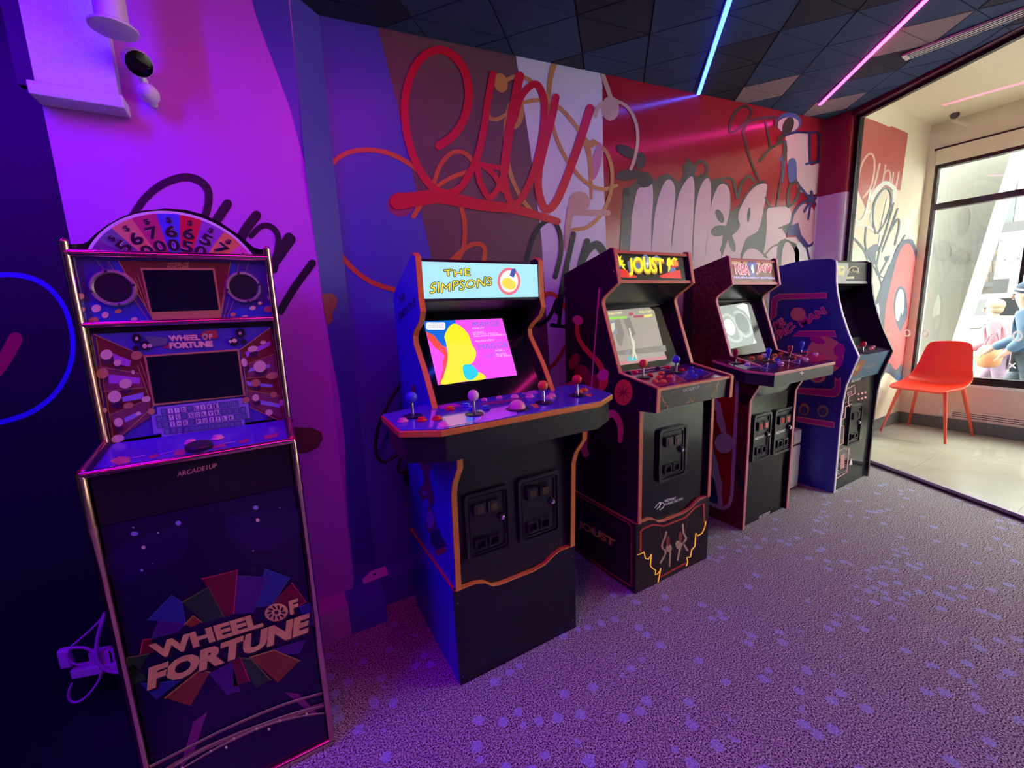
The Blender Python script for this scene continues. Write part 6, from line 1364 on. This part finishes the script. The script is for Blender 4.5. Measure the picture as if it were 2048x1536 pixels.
fdraw('door_post', pnl, zv, [[(690,20),(730,20),(720,250),(680,250)],[(800,20),(850,20),(830,250),(780,250)]])
fdraw('door_base', drk, zv, [[(650,250),(830,250),(810,310),(640,310)]], k=2)
draw('oval_sign', fac, drk, Plane((FX-0.36,0,0),(-1,0,0)), zw, 0.02, [oval(930,1425,12,14),oval(1075,1412,12,14)], [(7,[(940,1425),(960,1398),(1010,1388),(1060,1400),(1068,1415),(1050,1438),(1000,1450),(955,1442),(940,1425)])])
frect('shop_window', drk, zv, (560,290), (640,345), 0.05, 0.28)
mb = MB(); mb.box(FX-0.5,FX-0.3,-6,-2,-0.36,0.05); ob('step', mb, wst, fac)
# parked car
CX = 9.9; PCar = Plane((CX,0,0), (-1,0,0))
car = thing('parked_car', (CX+0.85,1.8,-0.36), 'white car parked at the kerb outside the window', 'car')
cw = mat('pale_car_paint', (0.13,0.125,0.105), 0.2, coat=0.5); cg = mat('car_glass', (0.012,0.014,0.016), 0.05, namt=0)
hb, hr = PCar.pt(1960,635).z, PCar.pt(1960,588).z
pf = [(3.6,-0.15),(3.75,0.25),(3.6,hb-0.20),(2.6,hb-0.05),(1.7,hb),(0.95,hr-0.02),(-0.4,hr+0.03),(-1.9,hr-0.06),(-2.9,hb),(-3.3,hb-0.1),(-3.4,0.2),(-3.3,-0.15)]
mb = MB(); mb.prism([(CX,y+1.6,z) for y,z in pf], (1.7,0,0)); ob('car_body', mb, cw, car, bevel=0.05)
gl_ = [(1.45,hb+0.03),(0.90,hr-0.10),(-0.35,hr-0.06),(-0.35,hb+0.03)]; gl2 = [(-0.45,hb+0.03),(-0.45,hr-0.06),(-1.75,hr-0.13),(-2.4,hb+0.03)]
for g_ in (gl_, gl2):
    mb = MB(); mb.prism([(CX-0.006,y+1.6,z) for y,z in g_], (0.01,0,0)); ob('car_window', mb, cg, car)
hp_ = PCar.pt(1938,656)
mb = MB(); mb.tube([hp_+Vector((-0.03,0.13,0.0)), hp_+Vector((-0.05,0,0.0)), hp_+Vector((-0.03,-0.13,0.01))], 0.022, 8); ob('door_handle', mb, cw, car, smooth=50)
mb = MB(); mb.box(CX-0.004,CX+0.004,1.30,1.315,-0.05,hb); ob('door_gap', mb, drk, car)
for yy in (-0.9,4.2):
    mb = MB(); mb.lathe([(0.32,0),(0.33,0.10),(0.30,0.20),(0.20,0.21)], (CX+0.14,yy,-0.03), (-1,0,0), 26); wh = ob('wheel', mb, rub, car, smooth=40)
    mb = MB(); mb.lathe([(0.20,0),(0.18,0.02),(0.05,0.03)], (CX-0.075,yy,-0.03), (-1,0,0), 20); ob('hubcap', mb, steel, wh, smooth=40)
mp_ = PCar.pt(2008,570)
mb = MB(); mb.box(CX+0.1,CX+0.16,mp_.y-0.02,mp_.y+0.14,hr,hr+0.22); ob('roof_marker', mb, drk, car)
# ---- passers-by on the pavement
def skinned(name, joints, bones, m, parent, sub=2, root_i=0):
    me = bpy.data.meshes.new(name); me.from_pydata([tuple(j[0]) for j in joints], bones, []); me.update()
    me.materials.append(m)
    o = bpy.data.objects.new(name, me); place(o, parent)
    sk = o.modifiers.new('skin', 'SKIN'); sk.use_smooth_shade = True
    if not me.skin_vertices: me.skin_vertices.new()
    L = me.skin_vertices[0].data
    for i, j in enumerate(joints):
        r = j[1]; L[i].radius = r if isinstance(r, tuple) else (r, r); L[i].use_root = (i == root_i)
    s = o.modifiers.new('smooth', 'SUBSURF'); s.levels = sub; s.render_levels = sub
    return o
def person(base, H, label, coat_m, trouser_m, hat_m, stripe_m, skin_m, hair_m, lean=0.05, child=False):
    base = Vector(base); f = Vector((0,1,0)); s = Vector((1,0,0)); u = Vector((0,0,1))       # walking towards +Y
    root = thing('person', base, label, 'person')
    def P(a, b, c): return base+f*(a*H)+s*(b*H)+u*(c*H)
    lean_ = lean
    hip, chest, neck, head = P(0,0,0.50), P(lean_*0.5,0,0.70), P(lean_,0,0.825), P(lean_+0.03,0,0.925)
    J = [(hip,0.070*H),(chest,(0.085*H,0.065*H)),(neck,0.034*H),(P(lean_+0.015,0,0.865),0.036*H),(P(lean_+0.022,0,0.925),(0.050*H,0.058*H)),(P(lean_+0.020,0,0.965),0.042*H)]
    B = [(0,1),(1,2),(2,3),(3,4),(4,5)]
    arms = []
    for sd, sw in ((1,0.10),(-1,-0.02)):
        sh = P(lean_*0.85,0.085*sd,0.80); el = P(lean_*0.85-0.02+sw*0.4,0.115*sd,0.64); wr = P(lean_*0.85+0.07+sw,0.105*sd,0.545); hd = P(lean_*0.85+0.10+sw,0.10*sd,0.505)
        i0 = len(J); J += [(sh,0.034*H),(el,0.026*H),(wr,0.020*H),(hd,0.022*H)]; B += [(1,i0),(i0,i0+1),(i0+1,i0+2),(i0+2,i0+3)]
        for q in range(5):                                   # fingers, the thumb from the side of the palm
            off = (-0.012+0.008*q) if q < 4 else 0.016
            ln = (0.028,0.033,0.031,0.024,0.018)[q]
            a_ = len(J); J += [(hd+f*(0.010*H)+s*(off*H*0.8)-u*(0.010*H), 0.0060*H), (hd+f*((0.012+ln*0.5)*H)+s*(off*H)-u*((0.010+ln*0.8)*H), 0.0050*H)]
            B += [(i0+3,a_),(a_,a_+1)]
        arms.append((sh, el, wr))
    legs = []
    for sd, st in ((1,0.13),(-1,-0.12)):
        h_ = P(0,0.05*sd,0.48); kn = P(st*0.55+0.03,0.05*sd,0.27); an = P(st-0.02,0.05*sd,0.045); to = P(st+0.08,0.05*sd,0.018)
        i0 = len(J); J += [(h_,0.055*H),(kn,0.036*H),(an,0.024*H),(to,0.020*H)]; B += [(0,i0),(i0,i0+1),(i0+1,i0+2),(i0+2,i0+3)]
        legs.append((h_, kn, an, to))
    skinned('body', J, B, skin_m, root)
    k = 1.30
    C = [(P(0,0,0.455),0.090*H),(P(lean_*0.25,0,0.58),(0.105*H,0.085*H)),(chest,(0.108*H,0.085*H)),(P(lean_*0.9,0,0.80),(0.085*H,0.065*H)),(P(lean_,0,0.845),0.050*H)]
    CB = [(0,1),(1,2),(2,3),(3,4)]
    for sh, el, wr in arms:
        i0 = len(C); C += [(sh,0.052*H),(el,0.044*H),(wr,0.033*H)]; CB += [(2,i0),(i0,i0+1),(i0+1,i0+2)]
    skinned('coat', C, CB, coat_m, root)
    Tt = [(P(0,0,0.485),0.078*H)]; TB = []
    for h_, kn, an, to in legs:
        i0 = len(Tt); Tt += [(h_,0.062*H),(kn,0.045*H),(an,0.036*H)]; TB += [(0,i0),(i0,i0+1),(i0+1,i0+2)]
    skinned('trousers', Tt, TB, trouser_m, root)
    for h_, kn, an, to in legs:
        mb = MB(); mb.tube([an+u*0.02*H, an-u*0.02*H-f*0.01*H, to, to+f*0.02*H], [0.030*H,0.034*H,0.030*H,0.016*H], 12); ob('shoe', mb, rub, root, smooth=60)
    hc = P(lean_+0.022,0,0.935)
    mb = MB(); mb.ball(hc+f*(0.058*H)-u*(0.012*H), 0.010*H, 6, 0.8, 1.2, 1.3); ob('nose', mb, skin_m, root, smooth=60)
    for sd in (1,-1):
        mb = MB(); mb.ball(hc+f*(0.050*H)+s*(0.020*H*sd)+u*(0.002*H), 0.006*H, 6); ob('eye', mb, ink, root, smooth=60)
        mb = MB(); mb.ball(hc-f*(0.004*H)+s*(0.052*H*sd)-u*(0.006*H), 0.013*H, 6, 0.4, 0.8, 1.2); ob('ear', mb, skin_m, root, smooth=60)
    mb = MB(); mb.ball(hc+f*(0.051*H)-u*(0.032*H), 0.009*H, 6, 1.6, 0.6, 0.45); ob('mouth', mb, mat('lip_tone', (0.55,0.20,0.18), 0.5), root, smooth=60)
    mb = MB(); mb.lathe([(0.060*H,0.0),(0.064*H,0.012*H),(0.063*H,0.035*H),(0.053*H,0.058*H),(0.034*H,0.073*H),(0.006*H,0.079*H)], hc+u*(0.008*H)-f*(0.004*H), u+f*-0.25, 22); ht = ob('hat' if hat_m else 'hair', mb, hat_m or hair_m, root, smooth=60)
    if stripe_m:
        mb = MB(); mb.lathe([(0.0655*H,0.014*H),(0.0665*H,0.018*H),(0.0660*H,0.023*H),(0.0640*H,0.026*H)], hc+u*(0.008*H)-f*(0.004*H), u+f*-0.25, 22); ob('hat_stripe', mb, stripe_m, ht, smooth=60)
    mb = MB(); mb.ball(hc-f*(0.020*H)-u*(0.008*H), 0.054*H, 8, 1.02, 0.85, 0.95); ob('hair_back', mb, hair_m, root, smooth=60)
    return root, P
skin_m = mat('skin_tone', (0.36,0.21,0.15), 0.5); hair_m = mat('fair_hair', (0.17,0.13,0.08), 0.6)
PXp = Plane((7.55,0,0), (-1,0,0)); top = PXp.pt(2052,568)
Hh = (top.z+0.25)/1.005
person((7.55, PXp.pt(2052,640).y-0.05*Hh, -0.25), Hh, 'adult in a blue padded jacket and dark striped beanie walking past the window', mat('blue_padded_jacket', (0.030,0.070,0.125), 0.7, nscale=12, namt=0.35), mat('dark_jeans', (0.022,0.035,0.05), 0.8), mat('navy_knit', (0.010,0.022,0.045), 0.9), mat('pale_knit_stripe', (0.25,0.27,0.26), 0.9), skin_m, hair_m)
PXc = Plane((8.35,0,0), (-1,0,0)); tc_ = PXc.pt(1996,602)
Hc = (tc_.z+0.25)/1.0
person((8.35, tc_.y-0.06*Hc, -0.25), Hc, 'smaller fair-haired person in a pink coat beside the blue-jacketed walker', mat('dusty_pink_coat', (0.24,0.07,0.09), 0.7, nscale=12, namt=0.3), mat('mauve_trousers', (0.12,0.08,0.12), 0.8), None, None, skin_m, hair_m, 0.06)
bagp = Plane((7.95,0,0),(-1,0,0)).pt(1978,712)
bag = thing('carrier_bag', (7.95,bagp.y,0.2), 'orange and pink carrier bag held low by the walkers outside', 'bag')
mb = MB(); mb.lathe([(0.07,-0.14),(0.11,-0.10),(0.125,0.0),(0.10,0.10),(0.05,0.14)], (7.95,bagp.y,bagp.z), n=14); ob('bag_body', mb, mat('orange_fabric', (0.32,0.12,0.05), 0.7), bag, smooth=50)
mb = MB(); mb.tube([(7.95,bagp.y+0.05,bagp.z+0.14),(7.95,bagp.y+0.02,bagp.z+0.27),(7.95,bagp.y-0.04,bagp.z+0.30),(7.95,bagp.y-0.07,bagp.z+0.14)], 0.012, 8); ob('bag_handle', mb, mat('pink_strap', (0.24,0.08,0.11), 0.7), bag, smooth=50)
